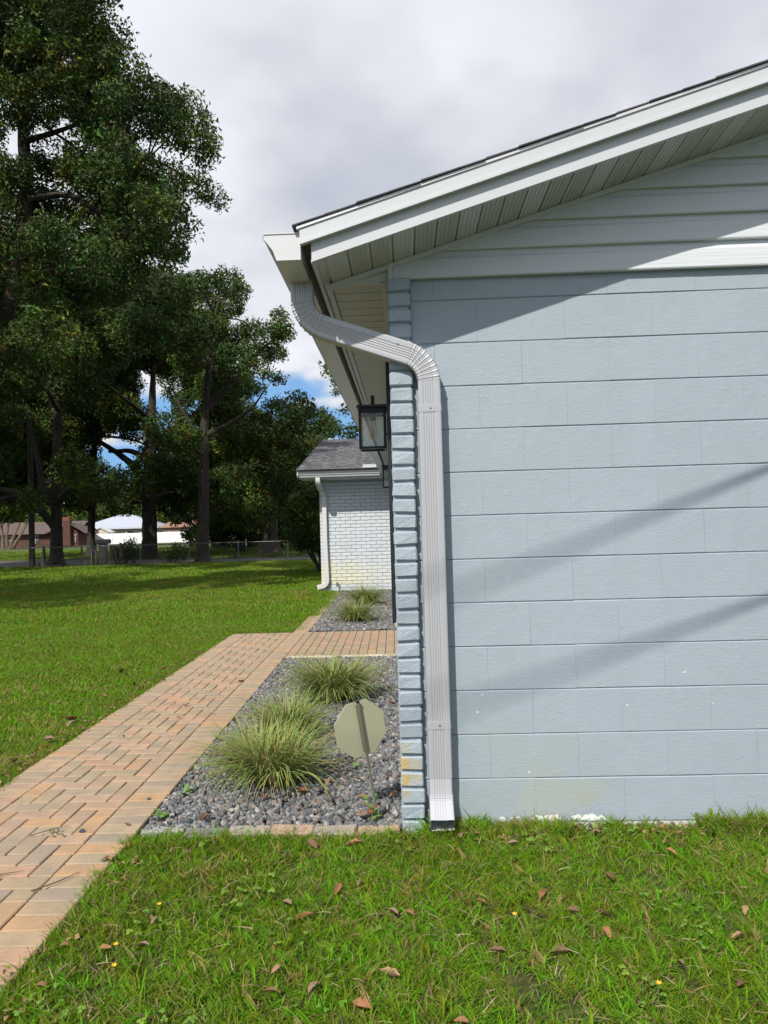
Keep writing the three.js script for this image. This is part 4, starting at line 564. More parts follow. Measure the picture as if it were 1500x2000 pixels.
// ---------------------------------------------------------------- garden things
// octagonal yard sign, seen from behind, leaning on its stake
{
  const s = thing('yard_sign', 'plain back of an octagonal yard sign on a leaning metal stake', 'sign', [-0.179, 0, -3.40]), sm = mat({ roughness: 0.5 }, [0.36, 0.35, 0.235]), pm = mat({ roughness: 0.45, metalness: 0.35 }, [0.17, 0.165, 0.12]);
  mesh('stake', tube([[0.006, -0.02, 0, 0.0062], [-0.02, 0.2, 0.0, 0.0062], [-0.052, 0.4, 0.0, 0.0062], [-0.078, 0.585, 0.0, 0.0062]], 10, 12, 0, 1), pm, s);
  const cap = new THREE.SphereGeometry(0.010, 12, 10); cap.translate(-0.079, 0.585, 0); mesh('stake_cap', cap, H.black, s);
  const o = new THREE.Shape(); for (let i = 0; i < 8; i++) { const a = (i + 0.5) / 8 * 2 * Math.PI, x = Math.cos(a) * 0.138, y = Math.sin(a) * 0.138; i ? o.lineTo(x, y) : o.moveTo(x, y); } o.closePath();
  const pg = new THREE.ExtrudeGeometry(o, { depth: 0.002, bevelEnabled: true, bevelSize: 0.0015, bevelThickness: 0.001, bevelSegments: 1 }); 
  const plate = mesh('octagon_plate', flat(pg), sm, s); plate.position.set(-0.071, 0.452, -0.022); plate.rotation.set(-0.06, 0.50, 0.16);
  mesh('bracket', cbox(0.018, 0.22, 0.010, 0.002, 0, 0, 0), pm, s).position.set(-0.066, 0.46, -0.010); s.children[3].rotation.z = 0.15;
}
// variegated grass clumps
function bladeClump(name, label, x, z, n, len, spread, seed, group) {
  const r = rng(seed), root = thing(name, label, 'plant', [x, 0, z], group), pos = [], col = [], idx = [], dry = [];
  const put = (P, C, I, kind) => {
    const a = r() * 6.283, out = Math.pow(r(), 0.7), L = len * (0.6 + 0.55 * r()) * (0.74 + 0.42 * out), w = 0.0026 + 0.0034 * r() * r(), sub = Math.floor(r() * 6), b0 = 0.075 * Math.sqrt(r()), tilt = 0.04 + 0.78 * out * spread + 0.25 * (r() - 0.5), curl = (0.7 + 1.4 * r()) * (0.5 + 0.55 * out), S = 7, first = P.length / 3, tw = (r() - 0.5) * 1.2;
    let px = Math.cos(a) * b0 + (hash2(sub, seed, 1) - 0.5) * 0.17, py = 0, pz = Math.sin(a) * b0 + (hash2(sub, seed, 2) - 0.5) * 0.17, th = tilt; const da = a + (r() - 0.5) * 1.3;
    const gold = r(), g = kind ? [0.36, 0.25, 0.11] : gold < 0.12 ? [0.34, 0.30, 0.08] : [0.12 + 0.10 * r(), 0.21 + 0.10 * r(), 0.03 + 0.025 * r()], e = kind ? [0.40, 0.29, 0.15] : [0.29 + 0.16 * r(), 0.36 + 0.12 * r(), 0.10 + 0.10 * r()];
    for (let k = 0; k <= S; k++) {
      const t = k / S, ww = w * (t < 0.15 ? 0.7 + 2 * t : 1) * (1 - Math.pow(t, 3) * 0.97), sx = -Math.sin(da + tw * t), sz = Math.cos(da + tw * t), up = Math.sin(th) * 0.25 * ww;
      P.push(px - sx * ww, py + 0.25 * ww, pz - sz * ww, px, py - up, pz, px + sx * ww, py + 0.25 * ww, pz + sz * ww); C.push(...e, ...g, ...(gold > 0.5 ? e : g.map((q) => q * 1.15)));
      if (k < S) { const b = first + k * 3; I.push(b, b + 1, b + 4, b, b + 4, b + 3, b + 1, b + 2, b + 5, b + 1, b + 5, b + 4); }
      th += curl / S * (0.4 + t * 1.4); const st = L / S; px += Math.cos(da) * Math.sin(th) * st; pz += Math.sin(da) * Math.sin(th) * st; py = Math.max(0.012, py + Math.cos(th) * st);
    }
  };
  const build = (cnt, kind, nm) => { const P = [], C = [], I = []; for (let i = 0; i < cnt; i++) put(P, C, I, kind); const g = new THREE.BufferGeometry(); g.setAttribute('position', new THREE.Float32BufferAttribute(P, 3)); g.setAttribute('color', new THREE.Float32BufferAttribute(C, 3)); g.setIndex(I); g.computeVertexNormals(); const m = mesh(nm, g, bladeM, root); m.userData.kind = 'stuff'; };
  build(n, 0, 'foliage'); build(Math.round(n * 0.14), 1, 'dead_foliage');
}
const bladeM = new THREE.MeshPhysicalMaterial({ vertexColors: true, roughness: 0.7, specularIntensity: 0.4, side: THREE.DoubleSide, transmission: 0.25, thickness: 0 });
const CL = 'striped grass clumps in the gravel beds';
bladeClump('grass_clump', 'largest striped grass clump at the front of the gravel bed', -0.79, -4.0, 950, 0.45, 0.85, 201, CL);
bladeClump('grass_clump', 'middle striped grass clump partly hidden behind the front clump', -0.80, -4.85, 520, 0.40, 0.75, 202, CL);
bladeClump('grass_clump', 'striped grass clump at the rear of the near bed by the door path', -0.64, -5.85, 980, 0.52, 0.85, 203, CL);
bladeClump('grass_clump', 'striped grass clump just beyond the door path', -0.84, -10.75, 600, 0.50, 0.95, 204, CL);
bladeClump('grass_clump', 'striped grass clump farthest away below the brick wing', -0.78, -13.1, 600, 0.58, 0.95, 205, CL);

// broad-leaved weeds
{
  const wm = new THREE.MeshPhysicalMaterial({ roughness: 0.7, side: THREE.DoubleSide, transmission: 0.25, thickness: 0 }); wm.color.setRGB(0.13, 0.27, 0.03);
  const leaf = (L, W) => { const s = new THREE.Shape(); s.moveTo(0, 0); s.bezierCurveTo(W, L * 0.2, W, L * 0.7, 0, L); s.bezierCurveTo(-W, L * 0.7, -W, L * 0.2, 0, 0); const g = new THREE.ShapeGeometry(s, 6), p = g.attributes.position; for (let i = 0; i < p.count; i++) p.setZ(i, -0.35 * p.getY(i) * p.getY(i) / L + Math.abs(p.getX(i)) * 0.4); g.computeVertexNormals(); return g; };
  [[-1.19, -3.785, 7, 0.045, 'small green weed beside the walkway, left of the front clump'], [-1.215, -3.45, 9, 0.05, 'bright green weed in the front left corner of the gravel bed'], [-0.205, -3.40, 6, 0.05, 'upright green weed at the foot of the sign stake'], [-0.33, -4.15, 5, 0.035, 'small yellowish weed in gravel just behind the octagonal sign']].forEach(([x, z, n, L, lab], q) => {
    const r = rng(300 + q), t = thing('weed', lab, 'weed', [x, 0.01, z], 'weeds in the gravel');
    for (let i = 0; i < n; i++) { const g = leaf(L * (0.7 + 0.6 * r()), L * 0.32); const m = mesh('leaf', g, wm, t); m.position.set((r() - 0.5) * 0.05, 0.01 + (q === 2 ? i * 0.022 : r() * 0.02), (r() - 0.5) * 0.05); m.rotation.set(-0.5 - r() * 0.6, r() * 6.28, 0, 'YXZ'); }
    mesh('stem', tube([[0, -0.01, 0, 0.002], [0.004, q === 2 ? 0.15 : 0.03, 0, 0.0012]], 5, 4, 0, 2), wm, t);
  });
}
// dry fallen leaves, twigs, pebbles, flowers
{
  const r = rng(404), tones = [[0.22, 0.10, 0.045], [0.28, 0.125, 0.055], [0.15, 0.075, 0.04], [0.31, 0.18, 0.10], [0.22, 0.14, 0.095]].map((c) => mat({ roughness: 0.75 }, c));
  const leafGeo = [0, 1, 2, 3].map((k) => { const L = 0.058 + 0.006 * k, W = 0.013 + 0.002 * k, nU = 6, nV = 4, P = [], I = []; for (let i = 0; i <= nU; i++) for (let j = 0; j <= nV; j++) { const t = i / nU, v = j / nV * 2 - 1, w = W * Math.pow(Math.sin(Math.PI * Math.min(0.98, t * 0.92 + 0.06)), 0.75) * (1 + 0.18 * Math.sin(t * 17 + k)); P.push((t - 0.5) * L, 0.008 * Math.sin(t * 3 + k) + (0.9 + 0.3 * k) * w * v * v * 0.6, v * w); } for (let i = 0; i < nU; i++) for (let j = 0; j < nV; j++) { const a = i * (nV + 1) + j; I.push(a, a + 1, a + nV + 2, a, a + nV + 2, a + nV + 1); } const g = new THREE.BufferGeometry(); g.setAttribute('position', new THREE.Float32BufferAttribute(P, 3)); g.setIndex(I); g.computeVertexNormals(); return g; });
  const drop = (list, y, lab, grp, s0) => list.forEach(([x, z]) => { const m = mesh('fallen_leaf', leafGeo[Math.floor(r() * 4)], tones[Math.floor(r() * 5)]); m.position.set(x, y + r() * 0.012, z); m.rotation.set((r() - 0.5) * 0.8, r() * 6.28, (r() - 0.5) * 0.7); const s = s0 * (0.7 + 0.6 * r()); m.scale.set(s, s, s); tag(m, lab, 'leaf', grp); });
  drop([[-0.928,-2.396],[-1.044,-2.384],[-0.446,-2.25],[-0.443,-2.15],[-0.32,-2.172],[-0.171,-2.078],[-0.094,-2.232],[0.253,-2.357],[0.623,-2.43],[0.232,-2.661],[-0.03,-2.588],[-0.094,-2.583],[-0.227,-2.795],[0.413,-2.865],[0.279,-3.228],[0.463,-2.704],[0.547,-2.576],[0.649,-2.557],[0.742,-2.814],[1.046,-2.422],[1.137,-2.564],[0.453,-2.345],[-0.302,-2.741],[-0.713,-2.985],[-0.45,-3.122],[-0.273,-3.142],[-0.482,-2.651],[0.41,-3.12],[1.049,-3.026],[-0.936,-2.539],[-0.412,-2.562],[0.806,-2.271],[0.944,-2.181],[0.109,-2.011]], 0.026, 'dry brown fallen leaf lying in the foreground lawn', 'fallen leaves in the lawn', 0.72);
  drop([[-1.30,-2.241],[-1.299,-3.031],[-1.369,-3.39],[-1.735,-5.308],[-2.003,-5.522],[-1.797,-5.697],[-1.971,-4.842],[-2.315,-6.665],[-2.19,-5.864],[-1.575,-6.592],[-1.512,-5.409]], 0.030, 'dry brown fallen leaf lying on the paver walkway', 'fallen leaves on the walkway', 0.65);
  drop([[-1.006,-3.425],[-0.265,-3.645],[-0.247,-3.421],[-0.763,-3.687],[-0.465,-3.855],[-0.589,-3.764],[-0.303,-3.886],[-0.363,-4.32],[-0.586,-4.38],[-0.205,-4.617],[-0.512,-6.95],[-0.303,-6.689],[-0.194,-6.149],[-0.475,-5.807],[-0.2,-3.468],[-0.431,-4.23],[-0.105,-3.659],[-0.34,-6.4],[-0.25,-6.9],[-0.42,-5.5],[-0.16,-5.6]], 0.038, 'dry orange brown leaf lying on the grey gravel', 'fallen leaves on the gravel', 0.8);
  drop([[-2.75,-4.6],[-3.4,-6.2],[-2.9,-7.1],[-4.3,-8.4],[-5.6,-9.0],[-6.3,-10.4],[-3.1,-5.3],[-2.6,-6.0],[-2.42,-4.3],[-2.45,-5.1],[-2.52,-5.25],[-2.48,-6.4],[-2.5,-7.2],[-2.44,-4.75]], 0.05, 'dry brown leaf lying in the lawn left of the walkway', 'fallen leaves in the left lawn', 1.2);
  const tw = mat({ roughness: 0.9 }, [0.10, 0.065, 0.04]);
  const twig = (pts, lab) => { const o = pts[0], m = mesh('twig', tube(pts.map((p) => [p[0] - o[0], p[1], p[2] - o[2], p[3]]), 6, 10, 0.15, 7), tw); m.position.set(o[0], 0.03, o[2]); tag(m, lab, 'twig', 'twigs on the walkway'); };
  twig([[-1.50, 0, -2.77, 0.003], [-1.43, 0.004, -2.83, 0.0025], [-1.38, 0.0, -2.92, 0.0015]], 'thin bent twig on the walkway near its right border');
  twig([[-1.78, 0, -3.28, 0.0022], [-1.70, 0.012, -3.31, 0.002], [-1.64, 0.006, -3.38, 0.001]], 'small forked twig on the herringbone pavers');
  twig([[-1.80, 0, -2.92, 0.0026], [-1.70, 0.004, -2.90, 0.002], [-1.62, 0.0, -2.94, 0.001]], 'curved twig on the walkway at the left frame edge');
  const lf = thing('leafy_sprig', 'torn leafy sprig lying on the herringbone pavers', 'sprig', [-1.66, 0.03, -3.30]); for (let i = 0; i < 7; i++) { const m = mesh('leaf', leafGeo[0], mat({ roughness: 0.8 }, [0.12, 0.12, 0.045]), lf); m.position.set((r() - 0.5) * 0.12, r() * 0.01, (r() - 0.5) * 0.06); m.rotation.set((r() - 0.5), r() * 6.28, (r() - 0.5)); m.scale.setScalar(0.45); }
  [[-1.555, -3.325, 0.012, [0.06, 0.07, 0.085], 'dark blue grey pebble on the walkway beside a twig'], [-1.325, -3.03, 0.012, [0.16, 0.11, 0.09], 'brown pebble on the right border of the walkway'], [-1.385, -3.72, 0.010, [0.15, 0.13, 0.12], 'grey pebble on the walkway edge beside the gravel']].forEach(([x, z, s, c, lab], i) => { const m = mesh('pebble', stoneGeos[i], mat({ roughness: 0.8 }, c)); m.position.set(x, 0.022 + s * 0.6, z); m.scale.setScalar(s * 1.15); tag(m, lab, 'pebble', 'pebbles on the walkway'); });
  const ym = mat({ roughness: 0.7 }, [0.75, 0.42, 0.02]);
  [[-0.932,-2.579],[-0.988,-2.331],[-0.946,-2.218],[0.324,-2.488],[0.681,-2.113]].forEach(([x, z]) => { const f = thing('wild_flower', 'tiny yellow wild flower in the foreground lawn', 'flower', [x, 0, z], 'yellow flowers in the lawn'); mesh('stem', tube([[0, 0, 0, 0.0012], [0.003, 0.07, 0.003, 0.001]], 5, 3, 0, 1), mat({ roughness: 0.8 }, [0.10, 0.2, 0.03]), f); for (let i = 0; i < 6; i++) { const s = new THREE.Shape(); s.moveTo(0, 0); s.quadraticCurveTo(0.005, 0.006, 0, 0.012); s.quadraticCurveTo(-0.005, 0.006, 0, 0); const g = new THREE.ShapeGeometry(s, 4); g.rotateX(-1.0); g.rotateY(i / 6 * 6.28); g.translate(0.003, 0.071, 0.003); mesh('petal', g, ym, f); } });
  const st = mesh('stick', tube([[0, 0.03, 0, 0.016], [0.05, 0.034, -0.075, 0.017], [0.103, 0.03, -0.15, 0.014]], 9, 10, 0.08, 3), mat({ roughness: 0.8 }, [0.62, 0.52, 0.40])); st.position.set(-0.445, 0, -6.158); tag(st, 'short pale broken stick lying on the gravel beside the rear clump', 'stick');
  const rk = [[-0.14, -10.05, 0.08, 'pale rock on the gravel at the foot of the front wall'], [-0.16, -10.3, 0.07, 'smaller pale rock behind the first one along the front wall'], [-0.15, -9.9, 0.06, 'tan rock nearest the door path along the front wall']];
  rk.forEach(([x, z, s, lab], i) => { const m = mesh('rock', stoneGeos[i], mat({ map: grainTex, roughness: 0.9 }, [0.55, 0.46, 0.36])); m.position.set(x, s * 0.6, z); m.scale.setScalar(s); tag(m, lab, 'rock', 'rocks along the front wall'); });
}
// ---------------------------------------------------------------- turf: blades of grass in tufts
{
  const r = rng(512);
  const tuft = (n, h, w, spread, seg = 4) => {
    const P = [], I = [];
    for (let b = 0; b < n; b++) {
      const a = r() * 6.283, L = h * (0.55 + 0.6 * r()), ww = w * (0.7 + 0.6 * r()), bx = (r() - 0.5) * spread, bz = (r() - 0.5) * spread, fa = r() * 6.283; let th = 0.1 + 0.55 * r(), x = bx, y = -0.004, z = bz; const f = P.length / 3, cu = 0.3 + 1.1 * r();
      for (let k = 0; k <= seg; k++) { const t = k / seg, q = ww * (1 - t * t * 0.96) * 0.5; P.push(x - Math.cos(fa) * q, y, z - Math.sin(fa) * q, x + Math.cos(fa) * q, y, z + Math.sin(fa) * q); if (k < seg) { const o = f + k * 2; I.push(o, o + 1, o + 3, o, o + 3, o + 2); } th += cu / seg; x += Math.cos(a) * Math.sin(th) * L / seg; z += Math.sin(a) * Math.sin(th) * L / seg; y += Math.cos(th) * L / seg; }
    }
    const g = new THREE.BufferGeometry(); g.setAttribute('position', new THREE.Float32BufferAttribute(P, 3)); g.setIndex(I); g.computeVertexNormals(); return g;
  };
  const gm = new THREE.MeshPhysicalMaterial({ roughness: 0.75, specularIntensity: 0.3, side: THREE.DoubleSide, transmission: 0.25, thickness: 0 });
  const fine = [tuft(8, 0.075, 0.0042, 0.05), tuft(7, 0.06, 0.0036, 0.05), tuft(6, 0.085, 0.006, 0.05), tuft(6, 0.045, 0.005, 0.06, 3)], mid = [tuft(9, 0.05, 0.006, 0.09, 3), tuft(9, 0.042, 0.0055, 0.1, 3)], coarse = [tuft(12, 0.05, 0.011, 0.22, 2), tuft(12, 0.042, 0.010, 0.24, 2)];
  function field(name, label, n, geos, sample, size, keep) {
    const per = geos.map(() => []); let guard = 0;
    for (let i = 0; i < n && guard < n * 6; guard++) {
      const [x, z] = sample(); if (!keep(x, z)) continue; i++;
      const [dry, b] = lawnTone(x, z), s = size * (0.65 + 0.6 * r()) * (1 - 0.25 * dry), q = r();
      const c = q < 0.10 + 0.30 * dry ? [0.33 + 0.15 * r(), 0.27 + 0.1 * r(), 0.11] : q < 0.16 + 0.3 * dry ? [0.20, 0.155, 0.08] : [lerp(0.11, 0.30, r() * (0.5 + 0.5 * dry)), lerp(0.19, 0.42, r()) * (0.8 + 0.4 * b), 0.004 + 0.006 * r()];
      per[Math.floor(r() * geos.length)].push([new THREE.Matrix4().compose(new THREE.Vector3(x, 0, z), new THREE.Quaternion().setFromEuler(new THREE.Euler((r() - 0.5) * 0.5, r() * 6.28, (r() - 0.5) * 0.5)), new THREE.Vector3(s, s * (0.8 + 0.5 * r()), s)), c]);
    }
    const grp = new THREE.Group(); grp.name = numbered(name); scene.add(grp); tag(grp, label, 'grass', null, 'stuff');
    per.forEach((l, k) => { const im = new THREE.InstancedMesh(geos[k], gm, l.length); im.name = 'blade_layer'; im.userData.kind = 'stuff'; l.forEach(([m, c], i) => { im.setMatrixAt(i, m); im.setColorAt(i, new THREE.Color().setRGB(c[0] * 0.8, c[1] * 0.8, c[2] * 0.8)); }); grp.add(im); });
  }
  const R = (a, b) => lerp(a, b, r());
  const lawnOK = (x, z) => !(inPath(x, z, -0.012) || inBed(x, z, 0.0) || (x > -0.09 && z < -3.345) || (z < -9.7 && z > -16.3 && x > -1.5) || (z < -16 && x > -2.0) || (x > -1.5 && z < -7.7 && z > -9.8));
  field('lawn_grass', 'shaggy green grass of the foreground lawn below the block wall', 34000, fine, () => [R(-1.45, 2.9), R(-0.9, -3.335)], 0.92, (x, z) => lawnOK(x, z) && (fbm(x * 3.1 + 8, z * 3.1, 55, 3) > 0.36 || r() < 0.35));
  // flat dead thatch and small round-leaved clover between the blades
  const bit = (w, l, lift) => { const g = new THREE.BufferGeometry(); g.setAttribute('position', new THREE.Float32BufferAttribute([-w, 0, 0, w, 0, 0, w * 0.8, lift, l * 0.5, -w * 0.8, lift, l * 0.5, 0, lift * 0.3, l], 3)); g.setIndex([0, 1, 2, 0, 2, 3, 3, 2, 4]); g.computeVertexNormals(); return g; };
  const disc = new THREE.CircleGeometry(0.0055, 7); disc.rotateX(-1.35); const tri = merge([0, 1, 2].map((k) => { const g = disc.clone(); g.translate(0, 0, 0.006); g.rotateY(k * 2.094); return g; }));
  function litter(name, label, n, geo, sample, tones) { const im = new THREE.InstancedMesh(geo, mat({ roughness: 0.85 }), n); im.name = numbered(name); tag(im, label, 'ground cover', null, 'stuff'); for (let i = 0; i < n; i++) { const [x, y, z] = sample(), c = tones[Math.floor(r() * tones.length)], s = 0.7 + 0.7 * r(); im.setMatrixAt(i, new THREE.Matrix4().compose(new THREE.Vector3(x, y, z), new THREE.Quaternion().setFromEuler(new THREE.Euler((r() - 0.5) * 0.7, r() * 6.28, (r() - 0.5) * 0.7)), new THREE.Vector3(s, s, s))); im.setColorAt(i, new THREE.Color().setRGB(...c)); } scene.add(im); }
  const near = () => { for (;;) { const x = R(-1.45, 2.9), z = R(-0.9, -3.33); if (lawnOK(x, z)) return [x, z]; } };
  litter('lawn_thatch', 'dead straw and thatch lying between the foreground grass blades', 2600, bit(0.0013, 0.055, 0.006), () => { const [x, z] = near(); return [x, 0.012 + r() * 0.03, z]; }, [[0.26, 0.20, 0.11], [0.20, 0.145, 0.08], [0.32, 0.26, 0.15], [0.14, 0.10, 0.06]]);
  const spots = Array.from({ length: 46 }, () => near());
  litter('clover', 'small round leaved clover patches in the foreground lawn', 420, tri, () => { const [x, z] = spots[Math.floor(r() * spots.length)], a = r() * 6.28, q = 0.10 * Math.sqrt(r()); return [x + Math.cos(a) * q, 0.03 + r() * 0.025, Math.max(-3.3, z + Math.sin(a) * q)]; }, [[0.085, 0.18, 0.015], [0.11, 0.22, 0.02], [0.14, 0.23, 0.02]]);
  litter('leaf_litter', 'crumbled brown leaf litter along the wall foot and walkway edges', 900, bit(0.006, 0.022, 0.006), () => { const q = r(); if (q < 0.4) return [R(-0.05, 2.6), 0.012 + r() * 0.02, R(-3.2, -3.34)]; const z = R(-1.5, -8.5); return q < 0.75 || z < -3.2 ? [pathLeft(z) - R(0.0, 0.16), 0.02 + r() * 0.02, z] : [pathRight(z) + R(0.0, 0.14), 0.02 + r() * 0.02, z]; }, [[0.22, 0.11, 0.05], [0.14, 0.08, 0.045], [0.30, 0.18, 0.09]]);
  field('lawn_grass', 'tall grass blades against the foot of the block wall', 900, [fine[2], fine[0]], () => [R(-0.05, 2.9), R(-3.22, -3.34)], 1.35, (x, z) => lawnOK(x, z) && fbm(x * 5, 3, 77, 2) > 0.42);
  field('lawn_grass', 'grass blades leaning over the edging of the gravel bed', 420, [fine[0], fine[2]], () => [R(-1.3, -0.02), R(-3.16, -3.285)], 1.0, () => true);
  field('lawn_grass', 'ragged grass edging along both sides of the walkway', 9000, [fine[0], fine[1], fine[3]], () => { const z = R(-1.2, -9.7), sd = z > -3.25 && r() < 0.5; const x = sd ? pathRight(z) + R(-0.02, 0.2) : pathLeft(z) - R(-0.02, 0.28); return [x, z]; }, 0.95, lawnOK);
  field('lawn_grass', 'green lawn on the near left side of the walkway', 60000, mid, () => { const z = -2.5 - 9.5 * Math.sqrt(r()); return [R(-0.62 * -z - 1.2, z < -9.72 ? -1.45 : pathLeft(z)), z]; }, 1.0, lawnOK);
  field('lawn_grass', 'green lawn in the middle distance left of the brick wing', 60000, mid, () => { const z = R(-11.5, -20); return [R(-0.62 * -z - 1, -1.45), z]; }, 1.7, lawnOK);
  field('lawn_grass', 'shaded lawn running back to the chain link fence', 42000, coarse, () => { const z = R(-19, -33.6); return [R(-0.62 * -z - 1, -1.9), z]; }, 1.5, lawnOK);
  field('lawn_grass', 'sunlit verge and front lawns beyond the road', 16000, coarse, () => { const z = R(-40, -75); return [R(-0.62 * -z - 1, -1.9), z]; }, 2.6, (x, z) => z < -46 + Math.max(0, (x + 20)) * 0.5);
}
// ---------------------------------------------------------------- trees
const barkTex = tex(256, 512, (u, v) => { const n = fbm(u * 12, v * 5, 151, 5, 0), k = 0.45 + 0.75 * n; return [k, k * 0.97, k * 0.92]; }, true, [1.2, 0.8]);
const barkBump = tex(256, 512, (u, v) => fbm(u * 14, v * 5, 153, 4, 0), false, [1.2, 0.8]);
const bark = mat({ map: barkTex, bumpMap: barkBump, bumpScale: 0.03, roughness: 0.95 }, [0.058, 0.049, 0.041]), paleBark = mat({ map: barkTex, roughness: 0.9 }, [0.20, 0.16, 0.125]);
const leafM = new THREE.MeshPhysicalMaterial({ roughness: 0.6, specularIntensity: 0.4, side: THREE.DoubleSide, transmission: 0.25, thickness: 0 });
// a sprig: leaves round a short twig
function sprigGeo(n, L, W, reach, seed) {
  const r = rng(seed), P = [], I = [];
  for (let k = 0; k < n; k++) {
    const d = new THREE.Vector3(r() - 0.5, r() - 0.35, r() - 0.5).normalize(), s = new THREE.Vector3(r() - 0.5, r() - 0.5, r() - 0.5).cross(d).normalize(), u = new THREE.Vector3().crossVectors(d, s), o = new THREE.Vector3((r() - 0.5) * reach, (r() - 0.5) * reach, (r() - 0.5) * reach), l = L * (0.7 + 0.6 * r()), w = W * (0.75 + 0.5 * r()), f = P.length / 3;
    const pt = (a, b, c) => { const v = o.clone().addScaledVector(d, a * l).addScaledVector(s, b * w).addScaledVector(u, c * l); P.push(v.x, v.y, v.z); };
    pt(0, 0, 0); pt(0.4, -0.5, 0.10); pt(0.45, 0, 0.03); pt(0.4, 0.5, 0.10); pt(1, 0, -0.10); I.push(f, f + 1, f + 2, f, f + 2, f + 3, f + 1, f + 4, f + 2, f + 2, f + 4, f + 3);
  }
  const g = new THREE.BufferGeometry(); g.setAttribute('position', new THREE.Float32BufferAttribute(P, 3)); g.setIndex(I); g.computeVertexNormals(); return g;
}
const sprigs = [sprigGeo(11, 0.085, 0.034, 0.20, 1), sprigGeo(11, 0.085, 0.034, 0.20, 2)], sprigsFar = [sprigGeo(14, 0.15, 0.062, 0.42, 3), sprigGeo(14, 0.15, 0.062, 0.42, 4)];
function crown(parent, clumps, seed, o) {
  const r = rng(seed), per = o.geos.map(() => []);
  for (const [cx, cy, cz, R] of clumps) {
    const n = Math.round(o.density * Math.pow(R, 2)), tint = r();
    for (let i = 0; i < n; i++) {
      const v = new THREE.Vector3(r() * 2 - 1, r() * 2 - 1, r() * 2 - 1); if (v.length() > 1) { i--; continue; }
      const d = v.length(), k = Math.pow(d, 0.35) / Math.max(d, 1e-3) * 1.08; v.multiplyScalar(k);
      const x = cx + v.x * R, y = cy + v.y * R * 0.8, z = cz + v.z * R * 1.15, hole = fbm(x / R * 1.7 + 50, y / R * 1.7 + z / R * 1.1, 161, 3); if (hole < o.gap) continue;
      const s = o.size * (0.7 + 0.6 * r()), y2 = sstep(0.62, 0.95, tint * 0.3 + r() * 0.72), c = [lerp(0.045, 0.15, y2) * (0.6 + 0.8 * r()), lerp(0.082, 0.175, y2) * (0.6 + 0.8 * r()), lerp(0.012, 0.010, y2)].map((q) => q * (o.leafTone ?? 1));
      if (y < 0.1) continue;
      per[Math.floor(r() * per.length)].push([new THREE.Matrix4().compose(new THREE.Vector3(x, y, z), new THREE.Quaternion().setFromEuler(new THREE.Euler((r() - 0.5) * 2.4, r() * 6.28, (r() - 0.5) * 2.4)), new THREE.Vector3(s, s, s)), c]);
    }
  }
  per.forEach((l, k) => { const im = new THREE.InstancedMesh(o.geos[k], leafM, l.length); im.name = 'crown'; im.userData.kind = 'stuff'; l.forEach(([m, c], i) => { im.setMatrixAt(i, m); im.setColorAt(i, new THREE.Color().setRGB(...c)); }); parent.add(im); });
}
function tree(name, label, trunk, limbs, clumps, seed, o, group) {
  const b = trunk[0], t = thing(name, label, 'tree', [b[0], 0, b[2]], group), rel = (p) => [p[0] - b[0], p[1], p[2] - b[2], p[3]], r = rng(seed + 7), bm = o.bark ?? bark;
  mesh('trunk', tube(trunk.map(rel), 12, trunk.length * 5, 0.07, seed), bm, t);
  const nodes = trunk.slice(1).map((p) => p.slice()); for (const l of limbs) { mesh('limb', tube(l.map((p, i) => { const q = rel(p); if (i) q[2] += (hash2(i, seed, 9) - 0.5) * 0.8 * (b[2] < -30 ? 1.6 : 0.5); return q; }), 8, l.length * 5, 0.08, seed + 3), bm, t); nodes.push(...l); }
  // thinner branches reach from the nearest wood into every clump
  const tips = [];
  for (const [cx, cy, cz, R] of clumps) {
    let best = null, bd = 1e9; for (const q of nodes) { const d = Math.hypot(q[0] - cx, (q[1] - cy) * (q[1] > cy ? 1.8 : 0.9), q[2] - cz); if (d < bd) { bd = d; best = q; } }
    const r0 = Math.min(best[3] * 0.6, 0.012 + bd * 0.014) , mx = (best[0] + cx) / 2 + (r() - 0.5) * bd * 0.25, my = (best[1] + cy) / 2 + bd * 0.10 * (r() - 0.2), mz = (best[2] + cz) / 2 + (r() - 0.5) * bd * 0.2;
    tips.push(tube([rel([best[0], best[1], best[2], r0]), rel([mx, my, mz, r0 * 0.7]), rel([cx, cy, cz, r0 * 0.35])], 6, 8, 0.1, seed + Math.floor(cx * 10)));
    for (let k = 0; k < 5; k++) { const d = new THREE.Vector3(r() - 0.5, r() - 0.3, r() - 0.5).normalize().multiplyScalar(R * (0.7 + 0.5 * r())); tips.push(tube([rel([cx + (r() - 0.5) * R * 0.4, cy, cz, r0 * 0.32]), rel([cx + d.x * 0.5, cy + d.y * 0.5 + R * 0.1 * (r() - 0.5), cz + d.z * 0.5, r0 * 0.2]), rel([cx + d.x, cy + d.y, cz + d.z, r0 * 0.08])], 4, 5, 0.1, seed + k)); }
  }
  const br = mesh('branch', merge(tips), bm, t); br.userData.kind = 'stuff';
  crown(t, clumps.map(rel), seed, o);
  return t;
}
const TG = 'oaks between the lawn and the road';
tree('oak_tree', 'large spreading oak whose limbs fill the upper left sky', P_oakAt, P_oakAl, P_oakA, 1001, { geos: sprigs, density: 760, size: 1.15, gap: 0.39 }, TG);
tree('oak_tree', 'dark forked oak just right of the utility pole', P_T1t, P_T1l, P_T1, 1002, { geos: sprigsFar, density: 250, size: 1.15, gap: 0.36 }, TG);
tree('oak_tree', 'thick trunked oak in front of the white vinyl fence', P_T2t, P_T2l, P_T2, 1003, { geos: sprigsFar, density: 190, size: 1.25, gap: 0.37 }, TG);
tree('oak_tree', 'straight tall oak with sunlit top lobes against the cloudy sky', P_T3t, P_T3l, P_T3, 1004, { geos: sprigsFar, density: 300, size: 1.05, gap: 0.34 }, TG);
